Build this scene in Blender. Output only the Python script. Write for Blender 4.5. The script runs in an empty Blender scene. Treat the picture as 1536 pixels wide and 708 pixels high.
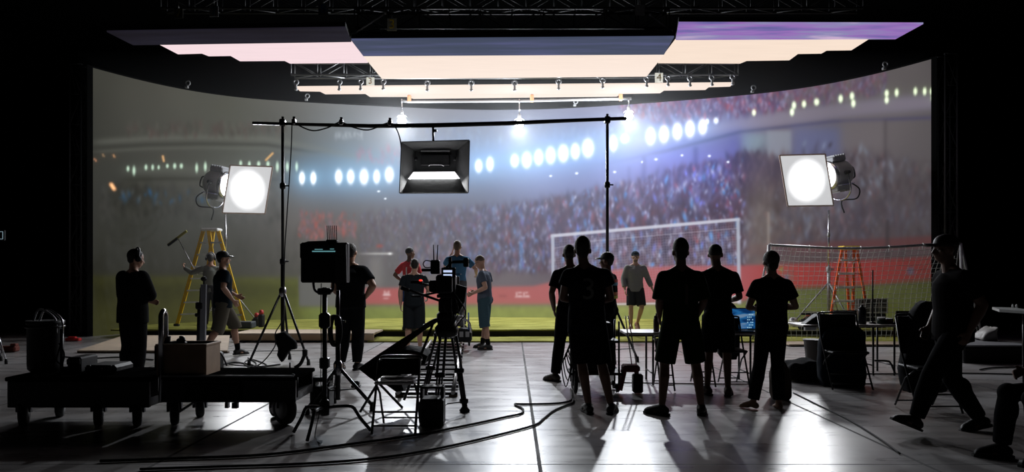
import bpy, math, random
import numpy as np
from mathutils import Vector, Matrix
from mathutils.bvhtree import BVHTree

# ------------------------------------------------------------------ camera, world, exposure
SC = bpy.context.scene
COL = SC.collection
F = 1100.0          # focal length in pixels of the 1536 px wide frame
CH = 1.42           # camera height in metres
HZ = 411.0          # row of the horizon
cam_d = bpy.data.cameras.new('camera'); cam = bpy.data.objects.new('camera', cam_d); COL.objects.link(cam)
cam.location = (0, 0, CH); cam.rotation_euler = (math.pi/2, 0, 0)
cam_d.sensor_width = 36.0; cam_d.lens = F/1536*36.0
cam_d.shift_y = (HZ-354.0)/1536.0
cam_d.clip_end = 200
SC.camera = cam
world = bpy.data.worlds.new('world'); SC.world = world; world.use_nodes = True
world.node_tree.nodes['Background'].inputs[0].default_value = (0.55, 0.6, 0.7, 1)
world.node_tree.nodes['Background'].inputs[1].default_value = 0.0004
SC.view_settings.view_transform = 'Standard'
SC.view_settings.look = 'None'
SC.view_settings.exposure = 0.0
SC.view_settings.gamma = 1.0
SC.view_settings.use_curve_mapping = False
SC.cycles.max_bounces = 6; SC.cycles.diffuse_bounces = 3; SC.cycles.glossy_bounces = 3
SC.cycles.sample_clamp_indirect = 3.0
SC.cycles.caustics_reflective = False; SC.cycles.caustics_refractive = False

# light levels
BULB_W = 620.0; HMI_W = 150.0; HMI_GLOW = 1.3; CEIL_GLOW = 1.0; SOFT_W = 25.0; SCREEN_GAIN = 1.0; HAZE = .0065; BEAM_W = 700.0

R = math.radians
random.seed(7); RNG = np.random.default_rng(11)

def P(px, py, Y): return Vector(((px-768.0)*Y/F, Y, CH-(py-HZ)*Y/F))
def GY(py, z=0.0): return (CH-z)*F/(py-HZ)
def G(px, py, z=0.0):
    Y = GY(py, z); return Vector(((px-768.0)*Y/F, Y, z))
def lin(c):
    return tuple(((v/255.0)/12.92 if v/255.0 <= .04045 else ((v/255.0+.055)/1.055)**2.4) for v in c)

# ------------------------------------------------------------------ materials (procedural)
MATS = {}
def mat(name, col, rough=.6, metal=0.0, noise=.15, scale=20.0, bump=0.0, spec=.5, emit=None, es=0.0):
    if name in MATS: return MATS[name]
    m = bpy.data.materials.new(name); m.use_nodes = True; nt = m.node_tree; N = nt.nodes; L = nt.links
    b = N['Principled BSDF']
    b.inputs['Roughness'].default_value = rough; b.inputs['Metallic'].default_value = metal
    b.inputs['Specular IOR Level'].default_value = spec
    if emit:
        b.inputs['Base Color'].default_value = (*col, 1)
        b.inputs['Emission Color'].default_value = (*emit, 1); b.inputs['Emission Strength'].default_value = es
    else:
        tc = N.new('ShaderNodeTexCoord'); nz = N.new('ShaderNodeTexNoise'); nz.inputs['Scale'].default_value = scale
        nz.inputs['Detail'].default_value = 4
        L.new(tc.outputs['Object'], nz.inputs['Vector'])
        rp = N.new('ShaderNodeMapRange'); rp.inputs['To Min'].default_value = 1-noise; rp.inputs['To Max'].default_value = 1+noise
        L.new(nz.outputs['Fac'], rp.inputs['Value'])
        mx = N.new('ShaderNodeVectorMath'); mx.operation = 'SCALE'; mx.inputs[0].default_value = col
        L.new(rp.outputs['Result'], mx.inputs['Scale']); L.new(mx.outputs['Vector'], b.inputs['Base Color'])
        if bump:
            bp = N.new('ShaderNodeBump'); bp.inputs['Strength'].default_value = bump; bp.inputs['Distance'].default_value = .01
            L.new(nz.outputs['Fac'], bp.inputs['Height']); L.new(bp.outputs['Normal'], b.inputs['Normal'])
    MATS[name] = m; return m
M_BLK = mat('black_plastic', (.007,.007,.008), .55, spec=.25)
M_BLKM = mat('black_metal', (.02,.02,.022), .35, .6)
M_CLOTH = mat('black_cloth', (.008,.008,.008), .95, scale=60, spec=.05)
M_CHR = mat('chrome', (.55,.55,.57), .22, 1.0, noise=.05)
M_ALU = mat('aluminium', (.5,.5,.51), .38, .9, noise=.08)
M_STEEL = mat('painted_grey_metal', (.3,.3,.31), .45, .3)
M_WHT = mat('white_plastic', (.7,.7,.7), .45)
M_YEL = mat('yellow_fibreglass', (.9,.56,.02), .5)
M_ORG = mat('orange_fibreglass', (.95,.15,.03), .5)
M_YCAP = mat('yellow_ladder_top', (.8,.55,.03), .5)
M_RUB = mat('black_rubber', (.01,.01,.01), .8)
M_PLY = mat('plywood', (.42,.33,.24), .7, noise=.3, scale=6)
M_WOOD = mat('box_wood', (.3,.19,.11), .65, noise=.3, scale=8)
M_RED = mat('red_plastic', (.5,.02,.02), .5)
M_MAROON = mat('maroon_fabric', (.035,.004,.006), .9)
M_DRAPE = mat('black_drape', (.0035,.0035,.0035), 1.0, spec=0.0)
M_SKIN1 = mat('skin_tan', (.42,.23,.15), .55, noise=.08)
M_SKIN2 = mat('skin_light', (.55,.32,.23), .55, noise=.08)
M_SKIN3 = mat('skin_brown', (.14,.07,.045), .55, noise=.08)
M_HAIRD = mat('dark_hair', (.012,.009,.007), .7, noise=.4, scale=90, bump=.5)
M_HAIRB = mat('brown_hair', (.10,.06,.035), .7, noise=.4, scale=90, bump=.5)
M_HAIRG = mat('grey_brown_hair', (.14,.10,.07), .7, noise=.4, scale=90, bump=.5)
M_EYEW = mat('eye_white', (.7,.7,.68), .3)

# ------------------------------------------------------------------ mesh builder
class MB:
    def __init__(s): s.v = []; s.f = []; s.sm = []
    def add(s, vs, fs, smooth=False):
        o = len(s.v); s.v += [tuple(x) for x in vs]
        s.f += [tuple(i+o for i in f) for f in fs]; s.sm += [smooth]*len(fs)
    def box(s, c, size, rot=None, bev=0.0):
        hx, hy, hz = [a/2 for a in size]; c = Vector(c)
        if bev <= 0 or bev*2 >= min(size):
            vs = [Vector((x, y, z)) for x in (-hx, hx) for y in (-hy, hy) for z in (-hz, hz)]
            fs = [(0,1,3,2),(4,6,7,5),(0,4,5,1),(2,3,7,6),(0,2,6,4),(1,5,7,3)]
        else:
            b = bev; vs = []; idx = {}
            for sx in (-1,1):
                for sy in (-1,1):
                    for sz in (-1,1):
                        for a in range(3):
                            q = [sx*hx, sy*hy, sz*hz]
                            for k in range(3):
                                if k != a: q[k] -= (sx,sy,sz)[k]*b
                            idx[(sx,sy,sz,a)] = len(vs); vs.append(Vector(q))
            fs = []
            for a in range(3):
                o = [k for k in range(3) if k != a]
                for sg in (-1,1):
                    lp = []
                    for (p, q) in ((-1,-1),(1,-1),(1,1),(-1,1)):
                        k = [0,0,0]; k[a] = sg; k[o[0]] = p; k[o[1]] = q
                        lp.append(idx[(*k, a)])
                    if sg*(1 if a != 1 else -1) < 0: lp = lp[::-1]
                    fs.append(tuple(lp))
            for a in range(3):           # edges parallel to a
                o = [k for k in range(3) if k != a]
                for p in (-1,1):
                    for q in (-1,1):
                        k1 = [0,0,0]; k1[o[0]] = p; k1[o[1]] = q; k2 = list(k1); k1[a] = -1; k2[a] = 1
                        fs.append((idx[(*k1,o[0])], idx[(*k2,o[0])], idx[(*k2,o[1])], idx[(*k1,o[1])]))
            for sx in (-1,1):
                for sy in (-1,1):
                    for sz in (-1,1):
                        fs.append(tuple(idx[(sx,sy,sz,a)] for a in range(3)))
        if rot is not None: vs = [rot @ v for v in vs]
        s.add([v+c for v in vs], fs); return s
    def ring_tube(s, pts, rads, n=10, caps=True, smooth=True, up=None):
        """tube through pts; rads scalar or (ra, rb) per point"""
        pts = [Vector(p) for p in pts]; vs = []; fs = []; m = len(pts)
        ref = Vector(up) if up else None
        pu = None
        for i, p in enumerate(pts):
            if i == 0: t = pts[1]-p
            elif i == m-1: t = p-pts[i-1]
            else: t = (pts[i+1]-p).normalized()+(p-pts[i-1]).normalized()
            if t.length < 1e-9: t = Vector((0,0,1))
            t.normalize()
            if pu is None:
                u = ref if ref else (Vector((1,0,0)) if abs(t.x) < .9 else Vector((0,1,0)))
            else: u = pu
            u = (u-t*u.dot(t))
            if u.length < 1e-6: u = t.orthogonal()
            u.normalize(); pu = u; w = t.cross(u)
            r = rads[i] if isinstance(rads, (list, tuple)) else rads
            ra, rb = r if isinstance(r, (list, tuple)) else (r, r)
            for k in range(n):
                a = 2*math.pi*k/n; vs.append(p+u*(ra*math.cos(a))+w*(rb*math.sin(a)))
        for i in range(m-1):
            for k in range(n):
                k2 = (k+1) % n; fs.append((i*n+k, i*n+k2, (i+1)*n+k2, (i+1)*n+k))
        s.add(vs, fs, smooth)
        if caps:
            o = len(s.v)-len(vs)
            s.f += [tuple(o+k for k in range(n))[::-1], tuple(o+(m-1)*n+k for k in range(n))]; s.sm += [False, False]
        return s
    def tube(s, a, b, r, r2=None, n=10): return s.ring_tube([a, b], [r, r if r2 is None else r2], n)
    def bar(s, a, b, w, h, up=(0,0,1)):
        a = Vector(a); b = Vector(b); t = (b-a).normalized(); u = Vector(up); u = u-t*u.dot(t)
        if u.length < 1e-5: u = t.orthogonal()
        u.normalize(); q = t.cross(u)
        vs = [p+q*(sx*w/2)+u*(sz*h/2) for p in (a, b) for (sx, sz) in ((-1,-1),(1,-1),(1,1),(-1,1))]
        s.add(vs, [(3,2,1,0),(4,5,6,7),(0,1,5,4),(1,2,6,5),(2,3,7,6),(3,0,4,7)]); return s
    def ell(s, c, r, rot=None, n=14, m=9):
        c = Vector(c); vs = [Vector((0,0,-1))]; fs = []
        for i in range(1, m):
            t = -math.pi/2+math.pi*i/m
            for k in range(n):
                a = 2*math.pi*k/n; vs.append(Vector((math.cos(t)*math.cos(a), math.cos(t)*math.sin(a), math.sin(t))))
        vs.append(Vector((0,0,1)))
        for k in range(n): fs.append((0, 1+(k+1)%n, 1+k))
        for i in range(m-2):
            for k in range(n): fs.append((1+i*n+k, 1+i*n+(k+1)%n, 1+(i+1)*n+(k+1)%n, 1+(i+1)*n+k))
        top = len(vs)-1; o = 1+(m-2)*n
        for k in range(n): fs.append((o+k, o+(k+1)%n, top))
        out = []
        for v in vs:
            q = Vector((v.x*r[0], v.y*r[1], v.z*r[2]))
            if rot is not None: q = rot @ q
            out.append(q+c)
        s.add(out, fs, True); return s
    def caps(s, a, b, r1, r2=None, n=12):
        """tapered capsule"""
        a = Vector(a); b = Vector(b); r2 = r1 if r2 is None else r2; t = (b-a)
        if t.length < 1e-6: return s.ell(a, (r1,)*3)
        t.normalize(); pts = []; rr = []
        for k in (80, 55, 28, 0): pts.append(a-t*r1*math.sin(R(k))); rr.append(r1*math.cos(R(k)))
        for k in (0, 28, 55, 80): pts.append(b+t*r2*math.sin(R(k))); rr.append(r2*math.cos(R(k)))
        return s.ring_tube(pts, rr, n)
    def lathe(s, c, prof, n=20, axis=(0,0,1)):
        ax = Vector(axis).normalized(); c = Vector(c)
        return s.ring_tube([c+ax*h for (r, h) in prof], [max(r, 1e-4) for (r, h) in prof], n)
    def torus(s, c, Rr, r, axis=(0,0,1), n=24, m=8):
        ax = Vector(axis).normalized(); u = ax.orthogonal().normalized(); w = ax.cross(u); c = Vector(c); vs = []; fs = []
        for i in range(n):
            a = 2*math.pi*i/n; d = u*math.cos(a)+w*math.sin(a)
            for k in range(m):
                b = 2*math.pi*k/m; vs.append(c+d*(Rr+r*math.cos(b))+ax*(r*math.sin(b)))
        for i in range(n):
            for k in range(m):
                fs.append((i*m+k, ((i+1)%n)*m+k, ((i+1)%n)*m+(k+1)%m, i*m+(k+1)%m))
        s.add(vs, fs, True); return s
    def prism(s, poly, d):
        """poly: 3-D outline, extruded by vector d"""
        poly = [Vector(p) for p in poly]; d = Vector(d); n = len(poly)
        vs = poly+[p+d for p in poly]
        fs = [tuple(range(n))[::-1], tuple(range(n, 2*n))]+[(i, (i+1)%n, n+(i+1)%n, n+i) for i in range(n)]
        s.add(vs, fs); return s
    def mesh(s, name, origin=None):
        me = bpy.data.meshes.new(name)
        vs = s.v
        if origin is not None:
            inv = origin.inverted(); vs = [tuple(inv @ Vector(v)) for v in vs]
        me.from_pydata(vs, [], s.f); me.polygons.foreach_set('use_smooth', s.sm)
        import bmesh
        bm = bmesh.new(); bm.from_mesh(me); bmesh.ops.recalc_face_normals(bm, faces=bm.faces); bm.to_mesh(me); bm.free()
        return me
    def build(s, name, m, parent=None, world=True):
        """world=True: vertices are world coordinates; else coordinates of the parent"""
        org = None
        if parent is not None and world: org = wmat(parent)
        loc = None
        if parent is None:      # origin at the base centre
            xs = [v[0] for v in s.v]; ys = [v[1] for v in s.v]; zs = [v[2] for v in s.v]
            loc = Vector(((min(xs)+max(xs))/2, (min(ys)+max(ys))/2, min(zs))); org = Matrix.Translation(loc)
        me = s.mesh(name, org); me.materials.append(m)
        o = bpy.data.objects.new(name, me); COL.objects.link(o)
        if parent is not None: o.parent = parent
        else: o.location = loc
        return o
def wmat(o):
    m = Matrix.Translation(o.location) @ o.rotation_euler.to_matrix().to_4x4() @ Matrix.Diagonal((*o.scale, 1))
    return (wmat(o.parent) @ m) if o.parent else m
def tag(o, label, cat, group=None, kind=None):
    o['label'] = label; o['category'] = cat
    if group: o['group'] = group
    if kind: o['kind'] = kind
    return o
def struct(o): o['kind'] = 'structure'; return o
def thing(name, label, cat, loc=(0,0,0), rz=0.0, group=None):
    o = bpy.data.objects.new(name, None); COL.objects.link(o); o.location = loc; o.rotation_euler = (0,0,rz)
    o.empty_display_size = .1
    return tag(o, label, cat, group)
def dup(o, loc, label=None, rz=None, scale=None):
    c = o.copy(); COL.objects.link(c); c.location = loc
    if rz is not None: c.rotation_euler = (0,0,rz)
    if scale: c.scale = (scale,)*3
    if label: c['label'] = label
    def kids(src, dst):
        for ch in list(src.children):
            k = ch.copy(); COL.objects.link(k); k.parent = dst; kids(ch, k)
    kids(o, c); return c
def spline(pts, n=8):
    pts = [Vector(p) for p in pts]; out = []
    for i in range(len(pts)-1):
        p0 = pts[max(i-1,0)]; p1 = pts[i]; p2 = pts[i+1]; p3 = pts[min(i+2, len(pts)-1)]
        for k in range(n):
            t = k/n
            out.append(.5*((2*p1)+(p2-p0)*t+(2*p0-5*p1+4*p2-p3)*t*t+(3*p1-p0-3*p2+p3)*t**3))
    out.append(pts[-1]); return out
def text_mesh(body, size, extrude=.0):
    cu = bpy.data.curves.new('lettering', 'FONT'); cu.body = body; cu.size = size; cu.extrude = extrude
    cu.align_x = 'CENTER'; cu.align_y = 'CENTER'; cu.resolution_u = 3
    o = bpy.data.objects.new('lettering', cu); COL.objects.link(o)
    dg = bpy.context.evaluated_depsgraph_get(); me = bpy.data.meshes.new_from_object(o.evaluated_get(dg))
    bpy.data.objects.remove(o); bpy.data.curves.remove(cu); return me

# ------------------------------------------------------------------ room
def room():
    # floor: polished concrete, slab joints, worn patches
    m = bpy.data.materials.new('polished_concrete'); m.use_nodes = True; nt = m.node_tree; N = nt.nodes; L = nt.links
    b = N['Principled BSDF']; tc = N.new('ShaderNodeTexCoord')
    n1 = N.new('ShaderNodeTexNoise'); n1.inputs['Scale'].default_value = .55; n1.inputs['Detail'].default_value = 6; n1.inputs['Roughness'].default_value = .62
    mp = N.new('ShaderNodeMapping'); mp.inputs['Scale'].default_value = (.3, 1.1, 1)
    n2 = N.new('ShaderNodeTexNoise'); n2.inputs['Scale'].default_value = 5; n2.inputs['Detail'].default_value = 8
    L.new(tc.outputs['Object'], n1.inputs['Vector']); L.new(tc.outputs['Object'], mp.inputs['Vector']); L.new(mp.outputs['Vector'], n2.inputs['Vector'])
    cr = N.new('ShaderNodeValToRGB'); e = cr.color_ramp.elements
    e[0].position = .3; e[0].color = (.20,.175,.165,1); e[1].position = .70; e[1].color = (.42,.415,.42,1)
    L.new(n1.outputs['Fac'], cr.inputs['Fac'])
    mr = N.new('ShaderNodeMapRange'); mr.inputs['From Min'].default_value = .3; mr.inputs['From Max'].default_value = .7; mr.inputs['To Min'].default_value = .80; mr.inputs['To Max'].default_value = 1.14; L.new(n2.outputs['Fac'], mr.inputs['Value'])
    sc = N.new('ShaderNodeVectorMath'); sc.operation = 'SCALE'; L.new(cr.outputs['Color'], sc.inputs[0]); L.new(mr.outputs['Result'], sc.inputs['Scale'])
    sep = N.new('ShaderNodeSeparateXYZ'); L.new(tc.outputs['Object'], sep.inputs[0])
    def joint(out, off, period, w):
        a = N.new('ShaderNodeMath'); a.operation = 'ADD'; a.inputs[1].default_value = 60*period-off; L.new(out, a.inputs[0])
        d = N.new('ShaderNodeMath'); d.operation = 'DIVIDE'; d.inputs[1].default_value = period; L.new(a.outputs[0], d.inputs[0])
        f = N.new('ShaderNodeMath'); f.operation = 'FRACT'; L.new(d.outputs[0], f.inputs[0])
        c = N.new('ShaderNodeMath'); c.operation = 'LESS_THAN'; c.inputs[1].default_value = w/period; L.new(f.outputs[0], c.inputs[0]); return c
    jx = joint(sep.outputs['X'], .19, 2.87, .03); jy = joint(sep.outputs['Y'], 5.46, 2.14, .018)
    mx = N.new('ShaderNodeMath'); mx.operation = 'MAXIMUM'; L.new(jx.outputs[0], mx.inputs[0]); L.new(jy.outputs[0], mx.inputs[1])
    mix = N.new('ShaderNodeMix'); mix.data_type = 'RGBA'; L.new(mx.outputs[0], mix.inputs[0]); L.new(sc.outputs['Vector'], mix.inputs[6]); mix.inputs[7].default_value = (.02,.018,.018,1)
    L.new(mix.outputs[2], b.inputs['Base Color'])
    rr = N.new('ShaderNodeMapRange'); rr.inputs['From Min'].default_value = .3; rr.inputs['From Max'].default_value = .7; rr.inputs['To Min'].default_value = .25; rr.inputs['To Max'].default_value = .34; L.new(n2.outputs['Fac'], rr.inputs['Value'])
    ra = N.new('ShaderNodeMath'); ra.operation = 'MULTIPLY_ADD'; ra.inputs[1].default_value = .5; L.new(mx.outputs[0], ra.inputs[0]); L.new(rr.outputs['Result'], ra.inputs[2])
    L.new(ra.outputs[0], b.inputs['Roughness']); b.inputs['Specular IOR Level'].default_value = .55
    bp = N.new('ShaderNodeBump'); bp.inputs['Strength'].default_value = .03; bp.inputs['Distance'].default_value = .01
    L.new(n2.outputs['Fac'], bp.inputs['Height']); L.new(bp.outputs['Normal'], b.inputs['Normal'])
    fl = MB().box((0, 11, -.1), (36, 30, .2)); me = fl.mesh('floor'); me.materials.append(m)
    o = bpy.data.objects.new('floor', me); COL.objects.link(o); struct(o)
    for nm, c, s in (('wall_back', (0, 26.1, 5), (36, .2, 10.4)), ('wall_left', (-18.1, 11, 5), (.2, 30, 10.4)), ('wall_right', (18.1, 11, 5), (.2, 30, 10.4)),
                     ('wall_front', (0, -4.1, 5), (36, .2, 10.4)), ('ceiling', (0, 11, 10.1), (36, 30, .2))):
        struct(MB().box(c, s).build(nm, M_DRAPE))
room()
# light theatrical haze over the stage
hz_m = bpy.data.materials.new('stage_haze'); hz_m.use_nodes = True
_n = hz_m.node_tree.nodes; _l = hz_m.node_tree.links; _n.remove(_n['Principled BSDF'])
_v = _n.new('ShaderNodeVolumeScatter'); _v.inputs['Density'].default_value = HAZE; _v.inputs['Anisotropy'].default_value = .35; _v.inputs['Color'].default_value = (.95,.97,1,1)
_l.new(_v.outputs[0], [n for n in _n if n.type == 'OUTPUT_MATERIAL'][0].inputs['Volume'])
hz_o = MB().box((-.15, 18.1, 3.16), (17.9, 5.6, 5.9)).build('stage_haze', hz_m); tag(hz_o, 'thin haze hanging in the air over the lit stage', 'haze', kind='stuff')
SC.cycles.volume_bounces = 0

# ------------------------------------------------------------------ LED wall
TOP = 6.12
_pts = np.array([(134,99),(160,108),(210,121),(270,134),(335,142),(400,148.5),(470,155),(560,160),(620,162),(700,163.5),(780,164),(860,162),(950,157),(1000,153),(1060,149),(1136,139),(1200,131),(1265,122),(1330,109),(1370,98),(1410,82)], float)
_k = (TOP-CH)/(HZ-_pts[:,1]); _X = (_pts[:,0]-768)*_k; _Y = _k*F
_poly = np.polyfit(_X/10, _Y, 6)
def wall_y(x): return float(np.polyval(_poly, x/10))
XL, XR = float(_X[0]), float(_X[-1])

def blur(im, s):
    if s <= 0: return im
    r = int(3*s+1); k = np.exp(-.5*(np.arange(-r, r+1)/s)**2); k /= k.sum()
    p = np.pad(im, ((r, r), (r, r))+((0,0),)*(im.ndim-2), mode='edge')
    t = sum(k[i]*p[i:i+im.shape[0], :] for i in range(2*r+1))
    return sum(k[i]*t[:, i:i+im.shape[1]] for i in range(2*r+1))
def screen_picture():
    """the picture the LED wall plays: a stadium at night, with stage haze and viewing-angle dimming painted in. Returned in linear colour on a grid of columns x0.. and rows y0.."""
    x0, y0, W, H = 120, 70, 1310, 450
    xx, yy = np.meshgrid(np.arange(x0, x0+W, dtype=float), np.arange(y0, y0+H, dtype=float))
    I = np.interp
    def row(tab):
        xs = [t[0] for t in tab]; return np.stack([I(xx, xs, [t[1][c] for t in tab]) for c in range(3)], -1)
    up = row([(134,(64,63,54)),(250,(88,86,76)),(350,(97,96,86)),(450,(112,108,102)),(600,(130,122,118)),(760,(142,134,134)),(900,(150,138,156)),(1050,(140,120,140)),(1150,(118,104,112)),(1250,(112,104,104)),(1411,(96,90,90))])
    hi = row([(134,(56,56,48)),(250,(76,76,68)),(350,(84,86,77)),(430,(98,102,98)),(520,(112,128,140)),(640,(118,132,158)),(780,(118,144,192)),(900,(128,150,208)),(1000,(118,126,200)),(1100,(106,106,168)),(1160,(112,104,116)),(1300,(106,98,102)),(1411,(96,90,92))])
    mid = row([(134,(52,52,46)),(250,(64,65,59)),(350,(70,70,64)),(450,(94,90,88)),(550,(94,90,92)),(700,(94,94,108)),(850,(112,108,146)),(1000,(108,94,126)),(1110,(100,88,112)),(1150,(108,98,96)),(1250,(84,74,82)),(1411,(80,74,76))])
    low = row([(134,(44,44,36)),(300,(56,55,46)),(450,(80,78,72)),(600,(96,92,92)),(760,(98,90,94)),(900,(104,92,104)),(1100,(108,90,96)),(1200,(84,64,66)),(1411,(66,56,56))])
    rows = [90, 175, 235, 330, 410]; st = [up, up*.5+hi*.5, hi, mid, low]  # row tones carry stage haze and viewing-angle dimming as colour
    im = np.zeros((H, W, 3)); 
    for i in range(4):
        t = np.clip((yy-rows[i])/(rows[i+1]-rows[i]), 0, 1)[..., None]; mk = ((yy >= rows[i]) & (yy < rows[i+1]))[..., None]
        im += mk*(st[i]*(1-t)+st[i+1]*t)
    im += (yy < 90)[..., None]*up+(yy >= 410)[..., None]*low
    im /= 255.0
    def line_y(tab): return I(xx, [t[0] for t in tab], [t[1] for t in tab])
    def sm(e): return 1/(1+np.exp(-e))
    def put(mask, col, a):
        nonlocal im
        mk = (mask*a)[..., None]; im = im*(1-mk)+np.array(col)/255.0*mk
    # haze painted into the picture, mottled at random
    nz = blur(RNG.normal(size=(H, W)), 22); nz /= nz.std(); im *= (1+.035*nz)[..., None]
    # architecture: arcs of the tiers, left
    for tab, th, col, a in (
        ([(134,214),(220,208),(300,206),(400,208),(470,222),(560,240)], 5, (118,120,110), .55), ([(134,222),(220,217),(300,215.5),(400,217),(470,228)], 2.2, (54,54,46), .6),
        ([(134,228),(220,223),(300,221.5),(400,223),(470,234)], 2.6, (112,114,104), .45), ([(180,256),(250,254),(400,256),(470,262)], 8, (104,106,97), .5),
        ([(180,270),(250,268),(420,269)], 2.6, (50,50,40), .65), ([(184,276),(420,277)], 3.5, (84,84,74), .4)):
        d = yy-line_y(tab); fade = sm((xx-tab[0][0]-8)/6)*sm((tab[-1][0]-xx-10)/14)
        put(np.exp(-(d/th)**2)*fade, col, a)
    # right: bright fascia sweeping up, shaded soffit below it
    fas = [(880,232),(960,214),(1030,200),(1110,186),(1180,176),(1250,167),(1330,158),(1411,152)]
    d = yy-line_y(fas); put(np.exp(-(d/11)**2)*sm((xx-930)/25), (156,150,186), .7)
    put(np.exp(-(d/9)**2)*sm((xx-1130)/30), (128,118,124), .6)
    sof = [(900,247),(1000,226),(1110,198),(1180,190),(1250,182),(1411,176)]
    d = yy-line_y(sof); put(np.exp(-(d/3)**2)*sm((xx-980)/30), (74,70,104), .7)
    box = lambda a, b, c, d_, s=1.2: sm((xx-a)/s)*sm((b-xx)/s)*sm((yy-c)/s)*sm((d_-yy)/s)
    put(box(1187,1262,190,262,4), (92,104,166), .55); put(box(1150,1187,196,240,1.2), (146,152,164), .8); put(box(1112,1150,200,236,3), (140,168,172), .7)
    put(box(1262,1328,178,222,3), (118,110,114), .5); put(box(1326,1330,180,300,1), (60,52,56), .5)
    put(box(1040,1047,220,262), (60,60,110), .55); put(box(963,969,234,272), (70,74,130), .5); put(box(942,945,250,280), (80,84,135), .4)
    put(box(1095,1112,195,250,6), (70,72,170), .35)
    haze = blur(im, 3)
    # crowds: many small soft figures
    def crowd(n, region, pal, size=(1.6, 3.2), a=(.25,.75)):
        nonlocal im
        k = 0; tries = 0
        while k < n and tries < n*6:
            tries += 1
            px = RNG.uniform(region['x'][0], region['x'][1]); ty = np.interp(px, *zip(*region['top'])); by = np.interp(px, *zip(*region['bot']))
            py = RNG.uniform(ty, by)
            if by <= ty: continue
            k += 1
            c = np.array(pal[RNG.integers(len(pal))])/255.0*RNG.uniform(.8, 1.15); w = RNG.uniform(*size)*.75; h = w*RNG.uniform(1.3, 3.0)
            al = RNG.uniform(*a)*region.get('g', lambda x, y: 1)(px, py)
            x1, x2, y1, y2 = int(px-3*w-x0), int(px+3*w+2-x0), int(py-3*h-y0), int(py+3*h+2-y0)
            x1 = max(x1, 0); y1 = max(y1, 0); x2 = min(x2, W); y2 = min(y2, H)
            if x2 <= x1 or y2 <= y1: continue
            sl = RNG.uniform(-.35, .35)
            gx = xx[y1:y2, x1:x2]-px-sl*(yy[y1:y2, x1:x2]-py); gy = yy[y1:y2, x1:x2]-py
            g = (np.exp(-.5*((gx/w)**2+(gy/h)**2))*al)[..., None]
            im[y1:y2, x1:x2] = im[y1:y2, x1:x2]*(1-g)+c*g
    dark = [(52,44,66),(66,50,70),(50,52,82),(78,50,62)]
    blues = [(120,150,215),(90,125,215),(150,175,225),(100,110,190)]; reds = [(165,70,90),(190,80,80),(140,60,90)]; pale = [(185,185,215),(170,170,200),(210,215,235)]
    low_r = dict(x=(540,1118), top=[(540,318),(700,312),(780,306),(860,292),(920,276),(980,262),(1040,246),(1118,228)], bot=[(540,412),(1118,404)],
                 g=lambda x, y: .25+.75*min(1, max(0, (x-560)/260)))
    crowd(2600, low_r, dark, (1.8,3.6), (.3,.7)); crowd(1500, low_r, blues+blues+pale+reds+dark+dark, (1.1,2.4), (.3,.8)); crowd(300, low_r, [(205,215,240),(120,165,240)], (.9,1.7), (.5,.95))
    far_r = dict(x=(1112,1411), top=[(1112,226),(1200,236),(1300,228),(1411,250)], bot=[(1112,395),(1250,360),(1411,350)], g=lambda x, y: .55-.35*max(0,(x-1250)/160))
    crowd(900, far_r, [(56,44,52),(70,50,56),(64,62,84)], (2.5,5), (.3,.7)); crowd(520, far_r, [(150,160,180),(120,140,175),(140,80,80),(130,125,125)], (1.8,3.4), (.25,.7))
    crowd(150, dict(x=(1112,1185), top=[(1112,222),(1185,250)], bot=[(1112,300),(1185,320)]), [(50,38,40),(62,46,46)], (2.5,4), (.4,.8))
    upper = dict(x=(930,1330), top=[(930,150),(1136,138),(1260,120),(1330,108)], bot=[(930,162),(1000,186),(1060,180),(1130,168),(1200,160),(1330,140)], g=lambda x, y: 1 if x < 1180 else .45)
    crowd(900, upper, [(96,60,104),(130,62,88),(84,76,130)], (1.8,3.2), (.3,.7)); crowd(420, upper, [(180,150,190),(190,80,100),(150,160,215),(160,160,190)], (1.1,2.2), (.3,.75))
    crowd(500, dict(x=(150,420), top=[(150,276),(420,282)], bot=[(150,330),(420,335)]), [(46,46,42),(62,62,58),(80,78,74)], (2,3.6), (.2,.5))
    crowd(30, dict(x=(180,330), top=[(180,288),(330,286)], bot=[(180,306),(330,304)]), [(40,90,140),(50,110,170),(110,120,130)], (1.6,2.8), (.3,.8))
    crowd(200, dict(x=(190,430), top=[(190,184),(430,186)], bot=[(190,203),(430,204)]), [(70,66,58),(96,70,66),(104,102,92)], (1.8,3), (.2,.45))
    crowd(330, dict(x=(150,545), top=[(150,338),(545,340)], bot=[(150,408),(545,412)]), [(66,66,60),(84,82,78),(52,52,46)], (2.5,5), (.12,.3))
    crowd(150, dict(x=(448,535), top=[(448,318),(535,322)], bot=[(448,358),(535,352)]), [(190,90,80),(205,80,70),(150,90,86),(150,110,130)], (1.2,2.4), (.3,.8))
    crowd(45, dict(x=(535,602), top=[(535,222),(602,220)], bot=[(535,243),(602,246)]), [(190,80,95),(160,100,120)], (1.3,2.6), (.2,.6))
    crowd(40, dict(x=(500,545), top=[(500,200),(545,198)], bot=[(500,210),(545,208)]), [(180,190,200)], (1.2,1.8), (.3,.7))
    crowd(260, dict(x=(600,950), top=[(600,180),(950,190)], bot=[(600,232),(950,205)]), [(140,165,205),(110,130,180),(150,170,190)], (1.5,3), (.1,.3))
    big = dict(x=(690,1118), top=[(690,322),(780,312),(860,300),(920,284),(980,270),(1040,256),(1118,238)], bot=[(690,405),(1118,400)], g=lambda x, y: .35+.65*min(1, max(0, (x-700)/220)))
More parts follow.
